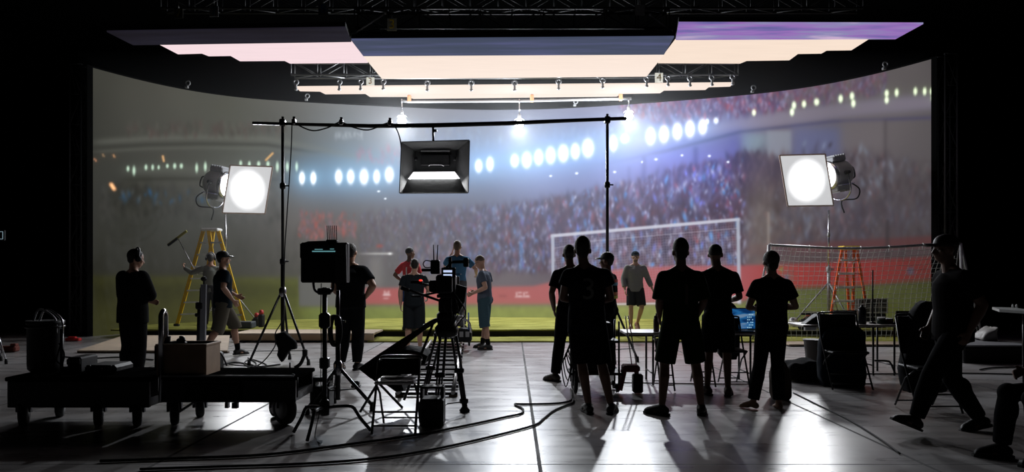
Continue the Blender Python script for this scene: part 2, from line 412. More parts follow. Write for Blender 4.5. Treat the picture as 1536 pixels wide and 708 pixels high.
    crowd(260, big, [(58,38,52),(74,44,56),(48,44,70)], (3,5.5), (.35,.75)); crowd(200, big, [(190,200,238),(170,178,222),(196,200,232)], (1.4,2.4), (.4,.85)); crowd(150, big, [(70,150,240),(90,165,245),(120,130,240)], (1.6,2.8), (.5,.9)); crowd(60, big, [(175,90,100),(150,75,95)], (1.8,3.2), (.3,.6))
    crowd(120, dict(x=(1100,1190), top=[(1100,232),(1190,236)], bot=[(1100,285),(1190,292)]), [(58,40,42),(48,34,38),(84,66,66)], (2.2,4), (.5,.9)); crowd(70, dict(x=(1200,1340), top=[(1200,215),(1340,222)], bot=[(1200,290),(1340,290)]), [(150,165,190),(48,36,44),(60,44,52)], (2.2,3.6), (.3,.7))
    im = blur(im, .65)
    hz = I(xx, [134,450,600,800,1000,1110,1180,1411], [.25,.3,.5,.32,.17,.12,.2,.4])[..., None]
    im = im*(1-hz)+(haze*1.06+.01)*hz  # haze painted over the crowds as a wash of colour
    # smoke column on the right of the painted goal
    put(np.exp(-((xx-1140)/22)**2)*sm((yy-250)/20)*sm((440-yy)/20), (120,108,98), .55)
    put(box(1151,1154.5,318,372,.8), (170,160,150), .6)
    # tunnel and stand wall, centre left
    put(box(546,600,378,432,3), (92,90,90), .7); put(box(555,572,384,432,4), (150,146,140), .5)
    put(np.exp(-((yy-380.5)/1.8)**2)*sm((xx-548)/6)*sm((588-xx)/1.5), (200,200,195), .7); put(np.exp(-(((xx-585)/3)**2+((yy-380.5)/1.8)**2)), (250,250,250), .9)
    put(box(565,574,367,371,1), (190,70,60), .6)
    # advertising boards, red
    redtop = [(545,432),(700,431),(800,429),(860,416),(930,403),(1000,399),(1110,398),(1190,396),(1300,390),(1411,384)]
    redbot = [(545,457),(800,457),(1110,452),(1190,433),(1300,428),(1411,420)]
    rt = line_y(redtop); rb = line_y(redbot); mk = sm((yy-rt)/1.2)*sm((rb-yy)/1.2)*sm((xx-545)/1.5)
    rc = np.stack([I(xx, [545,700,900,1110,1190,1300,1411], v) for v in ((168,172,176,172,168,150,104),(84,92,92,84,52,44,46),(84,88,94,88,48,40,42))], -1)/255
    im = im*(1-mk[..., None]*.92)+rc*(mk[..., None]*.92)
    put(sm((yy-rt+31)/1.5)*sm((rt-14-yy)/1.5)*sm((xx-1180)/30), (104,50,50), .6)
    put(sm((yy-rt+14)/1.2)*sm((rt-1-yy)/1.2)*sm((xx-1185)/12), (80,64,66), .7)
    put(box(1328,1334,330,388,1), (52,44,46), .6); put(box(1352,1357,372,388,1), (58,50,52), .6); put(box(1361,1371,401,412,1), (78,84,104), .8)
    for (a, b, c, d_) in ((576,578,436,443),(579,581,438,443),(582,584,436,443),(574,586,441.5,443.5),(575,583,447,448.2),(774,776,438,445),(777,783,438,440),(777,783,443,445),(785,787,438,445),(788,792,438,440),(788,794,443,445),(772,795,445,446)):
        put(box(a, b, c, d_, .6), (232,214,214), .75)
    put(box(748,760,443,445,1), (110,60,60), .5)
    # pitch
    gt = line_y([(134,413),(300,415),(447,417),(449,459),(545,459),(800,458),(1110,455),(1190,433),(1300,428),(1411,420)])
    mk = sm((yy-gt)/2.2)
    gc = np.stack([I(xx, [134,220,330,445,470,700,900,1110,1200,1300,1411], v) for v in ((56,66,74,92,112,132,136,120,92,84,66),(56,66,74,96,122,140,142,128,98,88,70),(26,28,30,42,60,70,74,66,48,42,34))], -1)/255
    gc = gc*(1+.10*np.clip(blur(RNG.normal(size=(H, W)), 3)*2.0, -1, 1))[..., None]
    gc *= (1-.22*sm((yy-426)/4)*sm((450-yy)/8)*sm((448-xx)/2))[..., None]
    im = im*(1-mk[..., None])+gc*mk[..., None]
    put(box(449,546,414,459,1.2), (104,104,100), .85)
    # goal of the stadium picture
    net = (np.abs(((xx-830)*.0+xx-.08*yy) % 4.0-2) < .55)*1.0+(np.abs((yy+.09*xx) % 4.0-2) < .55)*1.0
    gin = sm((xx-831)/.6)*sm((1106-xx)/.6)*sm((yy-line_y([(826,356),(1110,330)])-3)/.6)*sm((457-yy)/.6)
    put(np.clip(net, 0, 1)*gin, (178,172,186), .26)
    hl = lambda tab, th: np.exp(-((yy-line_y(tab))/th)**4)
    put(hl([(826,374),(880,362),(1110,342)], .9)*gin, (190,186,200), .4)
    put(hl([(826,354),(1110,329)], 2.7)*sm((xx-826)/.7)*sm((1110-xx)/.7), (205,206,220), .92)
    for (xa, xb, ya, yb, w) in ((829,830,353,458,2.6),(1107,1109,329,456,3.0)):
        cx = I(yy, [ya, yb], [xa, xb]); put(np.exp(-((xx-cx)/w)**4)*sm((yy-ya)/.7)*sm((yb-yy)/.7), (182,188,204), .9)
    put(hl([(829,458),(1110,453)], 1.3)*sm((xx-829)/.7)*sm((1110-xx)/.7), (215,205,210), .8)
    put(np.exp(-(((xx-1182)/10)**2+((yy-418)/16)**2)), (110,100,84), .5); put(np.exp(-(((xx-1172)/3)**2+((yy-404)/4)**2)), (110,170,60), .6); put(np.exp(-(((xx-1180)/4)**2+((yy-416)/5)**2)), (90,110,150), .6)
    im = blur(im, .55)
    im = im*I(xx, [134,300,450,600,1050,1150,1250,1411], [.80,.84,.92,1,1,.93,.84,.84])[..., None]  # ends painted dimmer: viewing-angle falloff, less what the haze volume adds
    lin_ = np.where(im <= .04045, im/12.92, ((np.clip(im, 0, 2)+.055)/1.055)**2.4)
    # stadium floodlights shown in the picture
    def lamp(cx, cy, rx, ry, col, s, halo, hc, hr):
        nonlocal lin_
        x1, x2 = int(max(cx-4*hr-x0, 0)), int(min(cx+4*hr-x0, W)); y1, y2 = int(max(cy-4*hr-y0, 0)), int(min(cy+4*hr-y0, H))
        X = xx[y1:y2, x1:x2]-cx; Yv = yy[y1:y2, x1:x2]-cy
        g = np.exp(-((X/rx)**2+(Yv/ry)**2)**1.5)[..., None]; h = np.exp(-np.sqrt((X/hr)**2+(Yv/hr)**2)*1.6)[..., None]
        lin_[y1:y2, x1:x2] += g*np.array(col)*s+h*np.array(hc)*halo
    B = [(453,267,4,9),(470,267,4,9),(508,265,5,10),(526,265,5,10),(546,265,6,11),(565,265,4.5,9.5),(584,262,6,11),(718,249,5,9),(735,246,5,10),(772,241,5.5,9),(790,240,6.5,11),
         (808,236,6,10.5),(826,233,6.5,11.5),(845,230,7,12),(863,227,6,11),(882,222,8,13),(920,215,5.5,11),(937,208,5.5,6),(976,204,6.5,12),(996,201,6.5,12),(1016,197,6.5,12),(1035,193,6.5,12),(1054,190,6,11)]
    for (x, y, a, b) in B: lamp(x, y, a*.95, b*.95, (1,1,1), 1.6, .34, (.40,.85,1.25), 13)
    for (x, y, a, b) in ((1061,182,2.5,4),(1074,181,3.5,4.5)): lamp(x, y, a, b, (.9,1,1), 1, .12, (.5,.7,1), 8)
    for (x, y, a, b) in ((192,253,1.8,4),(201,256,2,6.5),(219,251,1.9,4),(229,251,1.7,4),(238,251,1.4,3),(251,249,1.8,3),(262,249,2.2,4),(272,249,2.2,3.6),(295,252,2,6.5),(308,250,2,6.5),(361,245,2,4),(374,246,2,4),(388,246,2.4,4),(402,246,2.4,4),(416,250,2.2,7),(431,250,2.2,7),(445,250,2,6.5)):
        lamp(x, y, a, b, (.62,.85,.66), .8, .05, (.4,.7,.4), 5)
    for (x, y, a, b) in ((1131,169,2.8,4.5),(1188,168,3,5.5),(1191,158,3,5.5),(1206,156,3,5),(1225,153,3.6,5),(1261,148,3,5.5),(1278,144,3,5.5),(1280,155,3,5.5),(1330,140,2.8,5),(1330,150,2.8,5),(1345,139,2.6,5.5),(1373,137,2.4,5.5),(1387,137,2.4,5.5),(1397,137,1.9,5),(1399,147,1.9,5)):
        lamp(x, y, a, b, (.85,1,.68), 1.1, .10, (.45,.75,.12), 6)
    for (x, y, a, b) in ((826,264,2,1.5),(865,260,2.2,1.7),(922,258,2.2,1.7),(984,239,2.4,1.8),(1023,233,2,1.6),(1064,234,2.2,1.8),(1092,243,2,1.6),(568,287,2.2,1.3),(578,298,1.8,1.3),(963,243,1.3,1.8)):
        lamp(x, y, a, b, (.9,.95,1), .9, .04, (.6,.7,1), 4)
    def streak(x, y, dx, dy, w, col, s):
        nonlocal lin_
        for t in np.linspace(-1, 1, 7): lamp(x+dx*t, y+dy*t, w, w, col, s/3, .01, col, 4)
    streak(169,280,2.5,4,2.8,(1,.5,.22),1.2); streak(404,235,5,-5,1.8,(1,.52,.12),1.2); streak(245,238,.8,4,1.6,(.9,.5,.2),1); streak(171,234,1,2,1.3,(.7,.35,.15),.5); streak(155,233,1,2,1.3,(.5,.3,.15),.4); streak(143,240,1.5,2,1.3,(.7,.3,.15),.5)
    # bluish glow of the picture around the rows of floodlights
    gl = np.exp(-((yy-line_y([(430,266),(600,262),(760,240),(900,216),(1060,190)]))/30)**2)*sm((xx-440)/14)*sm((1085-xx)/25)
    lin_ += gl[..., None]*np.array((.03,.12,.24))
    gl2 = np.exp(-(((xx-1010)/110)**2+((yy-245)/45)**2)); lin_ += gl2[..., None]*np.array((.02,.02,.16))
    return lin_, x0, y0
def led_wall():
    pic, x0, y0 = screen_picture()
    nx, nz = 1300, 420
    xs = np.linspace(XL, XR, nx+1); ys = np.polyval(_poly, xs/10); zs = np.linspace(.0, TOP, nz+1)
    Xg, Zg = np.meshgrid(xs, zs); Yg = np.broadcast_to(ys, Xg.shape)
    px = 768+Xg*F/Yg; py = HZ-(Zg-CH)*F/Yg
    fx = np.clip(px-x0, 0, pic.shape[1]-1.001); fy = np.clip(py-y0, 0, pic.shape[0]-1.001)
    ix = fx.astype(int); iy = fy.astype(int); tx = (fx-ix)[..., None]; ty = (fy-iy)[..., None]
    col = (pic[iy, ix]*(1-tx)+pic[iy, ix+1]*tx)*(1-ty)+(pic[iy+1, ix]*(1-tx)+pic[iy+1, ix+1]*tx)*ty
    me = bpy.data.meshes.new('screen'); n = (nx+1)*(nz+1); me.vertices.add(n)
    org = Vector((0, 18, 0))
    co = np.stack([Xg-org.x, Yg-org.y, Zg-org.z], -1).reshape(-1); me.vertices.foreach_set('co', co.astype(np.float32))
    i = np.arange(nx)[None, :]+np.arange(nz)[:, None]*(nx+1)
    q = np.stack([i, i+1, i+nx+2, i+nx+1], -1).reshape(-1)
    me.loops.add(len(q)); me.loops.foreach_set('vertex_index', q.astype(np.int32)); me.polygons.add(nx*nz)
    me.polygons.foreach_set('loop_start', np.arange(0, len(q), 4, dtype=np.int32)); me.polygons.foreach_set('loop_total', np.full(nx*nz, 4, dtype=np.int32))
    me.update(); me.validate()
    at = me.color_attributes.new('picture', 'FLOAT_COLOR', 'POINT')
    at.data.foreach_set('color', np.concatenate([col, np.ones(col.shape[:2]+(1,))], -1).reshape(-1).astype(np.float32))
    m = bpy.data.materials.new('led_screen_picture'); m.use_nodes = True; N = m.node_tree.nodes; L = m.node_tree.links; b = N['Principled BSDF']
    ca = N.new('ShaderNodeVertexColor'); ca.layer_name = 'picture'; b.inputs['Base Color'].default_value = (.015,.015,.016,1); b.inputs['Roughness'].default_value = .6
    b.inputs['Specular IOR Level'].default_value = .03
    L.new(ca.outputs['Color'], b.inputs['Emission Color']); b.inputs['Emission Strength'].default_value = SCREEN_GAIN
    m.cycles.emission_sampling = 'NONE'
    me.materials.append(m)
    t = thing('led_wall', 'tall curved video wall showing a floodlit football stadium, around the back of the stage', 'screen', org)
    o = bpy.data.objects.new('screen', me); COL.objects.link(o); o.parent = t
    # cabinet behind the picture, following the curve, and the top and end rims
    c = MB(); k = 60; X = np.linspace(XL-.06, XR+.06, k+1)
    for a in range(k):
        xa, xb = X[a], X[a+1]; ya, yb = wall_y(xa), wall_y(xb)
        c.prism([(xa, ya+.02, 0), (xb, yb+.02, 0), (xb, yb+.16, 0), (xa, ya+.16, 0)], (0, 0, TOP+.04))
    c.build('cabinet_back', M_DRAPE, t)
led_wall()

# ------------------------------------------------------------------ overhead LED ceiling
HC = 6.15
def C(px, py): return P(px, py, (HC-CH)*F/(HZ-py))
def emis(name, col, s, noise=.03, scale=(1, 14, 1)):
    """the picture on a ceiling screen: a plain colour with faint streaks"""
    m = bpy.data.materials.new(name); m.use_nodes = True; N = m.node_tree.nodes; L = m.node_tree.links; b = N['Principled BSDF']
    b.inputs['Base Color'].default_value = (.012,.012,.012,1); b.inputs['Roughness'].default_value = .35; b.inputs['Specular IOR Level'].default_value = .0
    tc = N.new('ShaderNodeTexCoord'); mp = N.new('ShaderNodeMapping'); mp.inputs['Scale'].default_value = scale; nz = N.new('ShaderNodeTexNoise'); nz.inputs['Scale'].default_value = 1; nz.inputs['Detail'].default_value = 4
    L.new(tc.outputs['Object'], mp.inputs['Vector']); L.new(mp.outputs['Vector'], nz.inputs['Vector'])
    cr = N.new('ShaderNodeValToRGB'); e = cr.color_ramp.elements; L.new(nz.outputs['Fac'], cr.inputs['Fac'])
    if len(col) == 3 and not isinstance(col[0], (tuple, list)): col = [tuple(c*(1-noise) for c in col), tuple(c*(1+noise) for c in col)]
    e[0].position = .3; e[0].color = (*col[0], 1); e[1].position = .7; e[1].color = (*col[-1], 1)
    for i, c in enumerate(col[1:-1]): q = e.new(.3+.4*(i+1)/(len(col)-1)); q.color = (*c, 1)
    L.new(cr.outputs['Color'], b.inputs['Emission Color']); b.inputs['Emission Strength'].default_value = s
    return m
E_PINK = emis('ceiling_picture_pink', lin((247,222,226)), CEIL_GLOW); E_CREAM = emis('ceiling_picture_cream', lin((250,230,216)), CEIL_GLOW); E_PEACH = emis('ceiling_picture_peach', lin((248,226,208)), CEIL_GLOW)
E_DARK = emis('ceiling_picture_dark', [lin((22,19,25)), lin((34,32,42))], 1, scale=(.3,2,1)); E_SLATE = emis('ceiling_picture_slate', [lin((62,70,88)), lin((68,75,98)), lin((82,86,122))], 1, scale=(.35,3,1))
E_PURP = emis('ceiling_picture_violet', [lin((80,80,132)), lin((112,102,165)), lin((150,110,182)), lin((140,136,180)), lin((200,172,206))], 1, scale=(.45,2.5,1))
def ceiling_screen(name_label, lit, m_lit, strip, m_strip):
    ctr = C(*lit[0]); t = thing('ceiling_screen', name_label, 'screen', (ctr.x, ctr.y, HC), group=None)
    for nm, poly, m in (('lit_panel', lit, m_lit), ('image_panel', strip, m_strip)):
        if poly is None: continue
        pts = [C(*p) for p in poly]
        MB().prism(pts, (0,0,.03)).build(nm, m, t)
        q = [p+Vector((0,0,.03)) for p in pts]
        MB().prism(q, (0,0,.09)).build('cabinet', M_BLK, t)
ceiling_screen('overhead video panel on the left with a dim strip and glowing pale pink area',
    [(240,67.5),(527,63),(541,81),(552,94.5),(435,95.5),(427,91.5),(360,92),(346,84),(313,84.5),(303,80.5),(267,81.5)], E_PINK, [(160,48),(518,42),(527,63),(200,68)], E_DARK)
ceiling_screen('overhead video panel in the middle with a slate strip and glowing cream area',
    [(545,84.3),(996,82),(970,115),(573,118.5)], E_CREAM, [(527,60),(1011,56),(996,82),(545,84.3)], E_SLATE)
ceiling_screen('overhead video panel on the right with a violet strip and glowing peach area',
    [(1013.5,60),(1303,59),(1277,75.5),(1240,76),(1232,80.5),(1197,81),(1184,90.5),(1120,91.5),(1110,95.5),(987,95)], E_PEACH, [(1018,35),(1385,36),(1343,59),(1013.5,60)], E_PURP)
ceiling_screen('narrow rearmost overhead video panel glowing pale cream above the bulb pipe',
    [(444,131),(990,126),(1101,125),(1095,130),(1063,131),(1058,135),(996,136),(990,140),(932,141),(925,145),(620,148.5),(612,145.5),(555,145.5),(548,141),(488,141.5),(480,137.5),(450,137)], E_CREAM, None, None)

M_DARKT = mat('dark_truss', (.035,.035,.038), .6, .2)
# ------------------------------------------------------------------ trusses, tags, bulb pipe
def truss(label, a, b, h=.36, d=.3, bay=.62, m=None):
    m = m or M_DARKT
    a = Vector(a); b = Vector(b); t = thing('lighting_truss', label, 'truss', (a+b)/2)
    ch = MB(); dirv = (b-a); n = max(2, int(dirv.length/bay)); off = [(0,0),(d,0),(0,h),(d,h)]
    pt = lambda s, o: a+dirv*s+Vector((0, o[0], o[1])) if abs(dirv.z) < .1 else a+dirv*s+Vector((o[1], o[0], 0))
    for o in off: ch.tube(pt(0, o), pt(1, o), .026, n=8)
    ch.build('chords', m, t)
    br = MB()
    for i in range(n):
        s0, s1 = i/n, (i+1)/n; sw = i % 2
        for (p, q) in ((0,2),(1,3),(0,1),(2,3)):
            br.tube(pt(s0 if sw else s1, off[p]), pt(s1 if sw else s0, off[q]), .011, n=6)
        for (p, q) in ((0,2),(1,3)): br.tube(pt(s0, off[p]), pt(s0, off[q]), .011, n=6)
    for (p, q) in ((0,2),(1,3)): br.tube(pt(1, off[p]), pt(1, off[q]), .011, n=6)
    br.build('braces', m, t)
    if a.z > 3:
        for s_ in (.12, .5, .88):
            p_ = pt(s_, (d/2, h)); MB().tube(p_, Vector((p_.x, p_.y, 10.0)), .005, n=6).build('hanging_wire', M_DARKT, t)
    return t
truss('steel lighting truss seen through the gap between the overhead panels', (-5.42, 18.0, 6.31), (5.55, 18.0, 6.31), m=M_STEEL)
truss('dark front truss above the middle overhead panel', (-3.2, 14.9, 6.42), (3.2, 14.9, 6.42), h=.4)
truss('unlit truss along the rear of the overhead rig, highest up', (-7.9, 16.5, 7.4), (7.9, 16.5, 7.4))
truss('vertical truss tower standing beside the left end of the video wall', (XL-.52, 16.7, 0.02), (XL-.52, 16.7, 6.2), h=.26, d=.26)
truss('vertical truss tower standing beside the right end of the video wall', (XR+.22, 15.9, 0.02), (XR+.22, 15.9, 6.2), h=.26, d=.26)
# outrigger struts over the ends of the middle panel
for (a, b, l) in (((529,52),(578,20),'thin diagonal strut rising at the left end of the middle overhead panel'), ((1006,46),(975,22),'thin diagonal strut rising at the right end of the middle overhead panel')):
    s = MB().tube(P(*a, 14.87), P(*b, 14.87), .018)
    s.ell(P(*a, 14.87), (.05,)*3).ell(P(*b, 14.87), (.03,)*3)
    tag(s.build('steel_strut', M_STEEL), l, 'strut')
# clamps on the truss
for i, (x, y) in enumerate(((444,122),(509,122),(541,121.5),(575,121),(641,123),(707,123),(772,123),(838,121),(904,119),(970,117),(1002,115.5),(1035,116),(1068,115),(1099,114))):
    p = P(x, y, 17.95); k = MB().torus(p+Vector((0,0,-.02)), .055, .02, (0,1,0), 14, 6).box(p+Vector((0,0,-.13)), (.05,.05,.13), bev=.01).ell(p+Vector((0,0,-.2)), (.045,.045,.03))
    side = 'left' if x < 768 else 'right'
    tag(k.build('truss_clamp', M_STEEL), 'metal hook clamp hanging from the truss in the gap between overhead panels', 'clamp', 'hook clamps on the truss')
def sign(ch, px, py, Y, w, h, col, lab, bg=(.62,.6,.55), glow=0):
    c = P(px, py, Y); t = thing('number_card', lab, 'sign', c, group='number cards on the overhead rig')
    b = MB().box(c, (w, .012, h), bev=.004); cm = mat('card_%d%d' % (px, py), bg, .7)
    def paper(m_, c_):        # thin card that the bulbs behind it shine through
        N = m_.node_tree.nodes; L = m_.node_tree.links; tr = N.new('ShaderNodeBsdfTranslucent'); tr.inputs[0].default_value = (*c_, 1); mi = N.new('ShaderNodeMixShader'); mi.inputs[0].default_value = .6
        L.new(N['Principled BSDF'].outputs[0], mi.inputs[1]); L.new(tr.outputs[0], mi.inputs[2]); L.new(mi.outputs[0], [n for n in N if n.type == 'OUTPUT_MATERIAL'][0].inputs[0])
    if Y > 17: paper(cm, bg)
    b.build('card', cm, t)
    if ch:
        nm_ = mat('numeral_%d%d' % (px, py), col, .6)
        me = text_mesh(ch, h*1.05, .003); me.materials.append(nm_); o = bpy.data.objects.new('numeral', me); COL.objects.link(o)
        o.parent = t; o.rotation_euler = (R(90), 0, 0); o.location = (0, -.012, 0)
    MB().tube(c+Vector((0,.0,h/2-.01)), c+Vector((0,0,h/2+.14)), .006).build('hanger', M_STEEL, t)
sign('3', 555.5, 122, 17.9, .2, .2, (.75,.33,.03), 'white card with an orange 3 on the rear truss')
sign('4', 988.5, 116.5, 17.9, .2, .24, (.75,.45,.02), 'white card with a yellow 4 on the rear truss')
sign('3', 588, 37, 14.7, .19, .25, (.7,.5,.02), 'pale card with a yellow 3 above the middle panel', (.3,.3,.26))
sign('8', 485, 14, 14.8, .2, .24, (.01,.12,.35), 'pale card with a blue 8 high on the left', (.2,.22,.24))
sign('7', 321, 17, 16.44, .2, .24, (.01,.10,.14), 'dim card with a blue 7 highest on the left', (.1,.1,.11))
sign('7', 268, 20, 16.44, .2, .22, (.12,.1,.02), 'very dim card with a yellow 7, leftmost of the cards', (.02,.02,.015))
sign('', 960, 15, 14.8, .2, .22, (.1,.1,.1), 'blank grey card above the right end of the middle panel', (.1,.1,.1))

# pipe with three bare bulbs
t = thing('bulb_pipe', 'pale horizontal pipe under the rearmost overhead panel, carrying three bright bulbs', 'pipe', (0, 19.3, 6.0))
MB().ring_tube([P(602,151.5,19.3), P(614,152.6,19.3), P(780,151.5,19.3), P(947,148,19.3)], .035).build('tube', M_STEEL, t)
for x, y in ((614,150),(798,149),(931,147)): MB().box(P(x, y-1.5, 19.3), (.1,.1,.2), bev=.02).build('pipe_clamp', mat('orange_clamp', (.6,.25,.12), .5), t)
M_BULB = mat('lit_bulb_glass', (.8,.8,.8), emit=(.93,.98,1.0), es=60)
BULBS = ((603,181,'leftmost bare bulb hanging from the pale pipe, beside the softbox top','left'),(779,186,'middle bare bulb hanging from the pale pipe','mid'),(943,174,'rightmost bare bulb hanging from the pale pipe in a reflector dish','right'))
for x, y, lab, _ in BULBS:
    c = P(x, y, 19.2); t = thing('work_lamp', lab, 'lamp', c, group='bare bulbs on the pipe')
    top = P(x, 152, 19.25)
    MB().tube(c+Vector((0,0,.26)), top, .018).torus(top, .05, .016, (1,0,0), 12, 6).build('hanger', M_CHR, t)
    MB().lathe(c+Vector((0,0,.10)), [(.035,0),(.05,.03),(.05,.12),(.03,.16)], 14).build('socket', M_STEEL, t)
    MB().ring_tube([c+Vector((.16*math.cos(a), .0, .16*math.sin(a))) for a in [R(k) for k in range(35, 146, 10)]]+[], .007, 6).build('yoke', M_CHR, t)
    MB().lathe(c+Vector((0,0,-.13)), [(.002,0),(.06,.02),(.10,.07),(.115,.13),(.09,.19),(.045,.24)], 18).build('bulb', M_BULB, t)
    ld = bpy.data.lights.new('bulb_light', 'POINT'); ld.energy = BULB_W; ld.color = (.9,.95,1.0); ld.shadow_soft_size = .09
    lo = bpy.data.objects.new('bulb_light', ld); COL.objects.link(lo); lo.parent = t; lo.location = (0, -.12, -.2)
    ld = bpy.data.lights.new('bulb_beam', 'SPOT'); ld.energy = BEAM_W; ld.color = (.93,.96,1.0); ld.shadow_soft_size = .10; ld.spot_size = R(64); ld.spot_blend = .9
    lo = bpy.data.objects.new('bulb_beam', ld); COL.objects.link(lo); lo.parent = t; lo.location = (0, -.13, -.21)
    lo.rotation_euler = (Vector((c.x*.35+.1, 8.6, 0))-(c+Vector((0,-.13,-.21)))).to_track_quat('-Z', 'Y').to_euler()

# small fittings on the rim of the video wall
for (x, lab) in ((281,'left of the overhead panels'),(460,'above the dim left part'),(862,'over its middle'),(1131,'right of the overhead panels'),(1320,'near its right end')):
    k = None
    X_ = np.interp(x, _pts[:,0], _X); Y_ = wall_y(float(X_)); p = Vector((float(X_), Y_-.02, TOP+.04))
    k = MB().box(p+Vector((0,0,.03)), (.08,.08,.06), bev=.01).torus(p+Vector((.03,0,.13)), .055, .017, (0,1,0), 14, 6)
    tag(k.build('rigging_shackle', M_STEEL), 'small steel shackle on the top rim of the video wall, ' + lab, 'shackle')

# ------------------------------------------------------------------ stage floor pieces
def grass_mat():
    m = bpy.data.materials.new('artificial_turf'); m.use_nodes = True; N = m.node_tree.nodes; L = m.node_tree.links; b = N['Principled BSDF']
    tc = N.new('ShaderNodeTexCoord'); mp = N.new('ShaderNodeMapping'); mp.inputs['Scale'].default_value = (1, 2.2, 1)
    n1 = N.new('ShaderNodeTexNoise'); n1.inputs['Scale'].default_value = 1.1; n1.inputs['Detail'].default_value = 5
    n2 = N.new('ShaderNodeTexNoise'); n2.inputs['Scale'].default_value = 60; n2.inputs['Detail'].default_value = 4
    L.new(tc.outputs['Object'], mp.inputs['Vector']); L.new(mp.outputs['Vector'], n1.inputs['Vector']); L.new(tc.outputs['Object'], n2.inputs['Vector'])
    cr = N.new('ShaderNodeValToRGB'); e = cr.color_ramp.elements; e[0].position = .35; e[0].color = (.22,.22,.035,1); e[1].position = .68; e[1].color = (.46,.45,.11,1)
    L.new(n1.outputs['Fac'], cr.inputs['Fac'])
    mr = N.new('ShaderNodeMapRange'); mr.inputs['To Min'].default_value = .6; mr.inputs['To Max'].default_value = 1.3; L.new(n2.outputs['Fac'], mr.inputs['Value'])
    sc = N.new('ShaderNodeVectorMath'); sc.operation = 'SCALE'; L.new(cr.outputs['Color'], sc.inputs[0]); L.new(mr.outputs['Result'], sc.inputs['Scale']); L.new(sc.outputs['Vector'], b.inputs['Base Color'])
    b.inputs['Roughness'].default_value = .9; b.inputs['Specular IOR Level'].default_value = .2
    bp = N.new('ShaderNodeBump'); bp.inputs['Strength'].default_value = .7; bp.inputs['Distance'].default_value = .03; L.new(n2.outputs['Fac'], bp.inputs['Height']); L.new(bp.outputs['Normal'], b.inputs['Normal'])
    return m
M_TURF = grass_mat()
PZ = .17; PY = 16.35
def back_edge(x): return wall_y(min(max(x, XL), XR))-.03
def strip_poly(x0, x1, yf, z, n=40):
    xs = np.linspace(x0, x1, n); front = [(float(x), yf(float(x)), z) for x in xs]; back = [(float(x), back_edge(float(x)), z) for x in xs[::-1]]
    return front+back
t = thing('stage_platform', 'low black platform covered with green turf in front of the video wall', 'platform', (0, 18, 0))
rag = lambda x: PY+(.06*math.sin(x*2.3)+.05*math.sin(x*5.1+1))*(1 if x < -4 else .35) if x > -8.6 else PY+.5
fr = lambda x: PY
def ribbon(z0, z1, x0, x1, yf, name, m, par, n=44):
    xs = [x0+(x1-x0)*i/(n-1) for i in range(n)]; mb = MB()
    for a, b in zip(xs, xs[1:]):
        mb.prism([(a, yf(a), z0), (b, yf(b), z0), (b, max(back_edge(b), yf(b)+.02), z0), (a, max(back_edge(a), yf(a)+.02), z0)], (0,0,z1-z0))
    return mb.build(name, m, par)
ribbon(.0, PZ-.02, -8.8, 8.85, lambda x: PY if x > -8 else 16.9, 'deck', M_BLK, t)
ribbon(PZ-.02, PZ+.012, -8.95, 8.9, lambda x: PY+.03*math.sin(x*3.1)+.02*math.sin(x*9), 'turf', M_TURF, t)
# lower strip of turf on the floor and the timber edging
tf = MB(); xs = np.linspace(-3.0, 8.9, 60)
for a, b in zip(xs, xs[1:]):
    f_ = lambda x: 15.22-.22*max(0, (x-3)/5)+.02*math.sin(x*4)
    tf.prism([(a, f_(a), .004), (b, f_(b), .004), (b, PY-.02, .004), (a, PY-.02, .004)], (0,0,.026))
tag(tf.build('turf_strip', M_TURF), 'narrow strip of green turf lying on the concrete in front of the platform', 'turf')
t = thing('plywood_riser', 'low plywood riser with pale timber edge along the left front of the platform', 'riser', (-4.5, 15.6, 0))
MB().box((-4.35, 15.78, .17), (2.95, 1.1, .035)).build('deck', M_PLY, t)
MB().box((-4.35, 15.27, .095), (2.95, .05, .11)).build('edge_board', mat('pale_timber', (.5,.36,.22), .7, noise=.3, scale=5), t)
for x in (-5.6,-4.8,-4.0,-3.2): MB().box((x, 15.6, .02), (.1,.8,.04)).build('foot', M_BLK, t)
t = thing('plywood_ramp', 'broad sheet of pale plywood sloping up to the stage at the left', 'ramp', (-6.6, 14, 0))
A, B_, C_, D_ = Vector((-7.8,13.15,0)), Vector((-5.1,13.15,0)), Vector((-5.85,15.2,0)), Vector((-8.05,15.2,0))
mb = MB(); z0, z1 = .05, .15
vs = [A+Vector((0,0,z0-.03)), B_+Vector((0,0,z0-.03)), C_+Vector((0,0,z1-.03)), D_+Vector((0,0,z1-.03))]; vs += [v+Vector((0,0,.03)) for v in vs]
mb.add(vs, [(0,3,2,1),(4,5,6,7),(0,1,5,4),(1,2,6,5),(2,3,7,6),(3,0,4,7)]); mb.build('sheet', M_PLY, t)
mb = MB().bar(A+Vector((0,.05,.012)), B_+Vector((0,.05,.012)), .08, .024).bar(A+Vector((.1,0.1,.012)), A+Vector((.05,1.2,.03)), .07, .02)
mb.build('batten', mat('dark_timber', (.10,.065,.04), .7, noise=.3, scale=5), t)
t = thing('plywood_strip', 'long pale board on the concrete in front of the turf at the right', 'board', (7, 14.5, 0))
MB().box((7.6, 14.6, .04), (4.4, .6, .025)).build('board', M_PLY, t)
MB().box((7.6, 14.62, .014), (4.3, .56, .028)).build('batten', M_BLK, t)

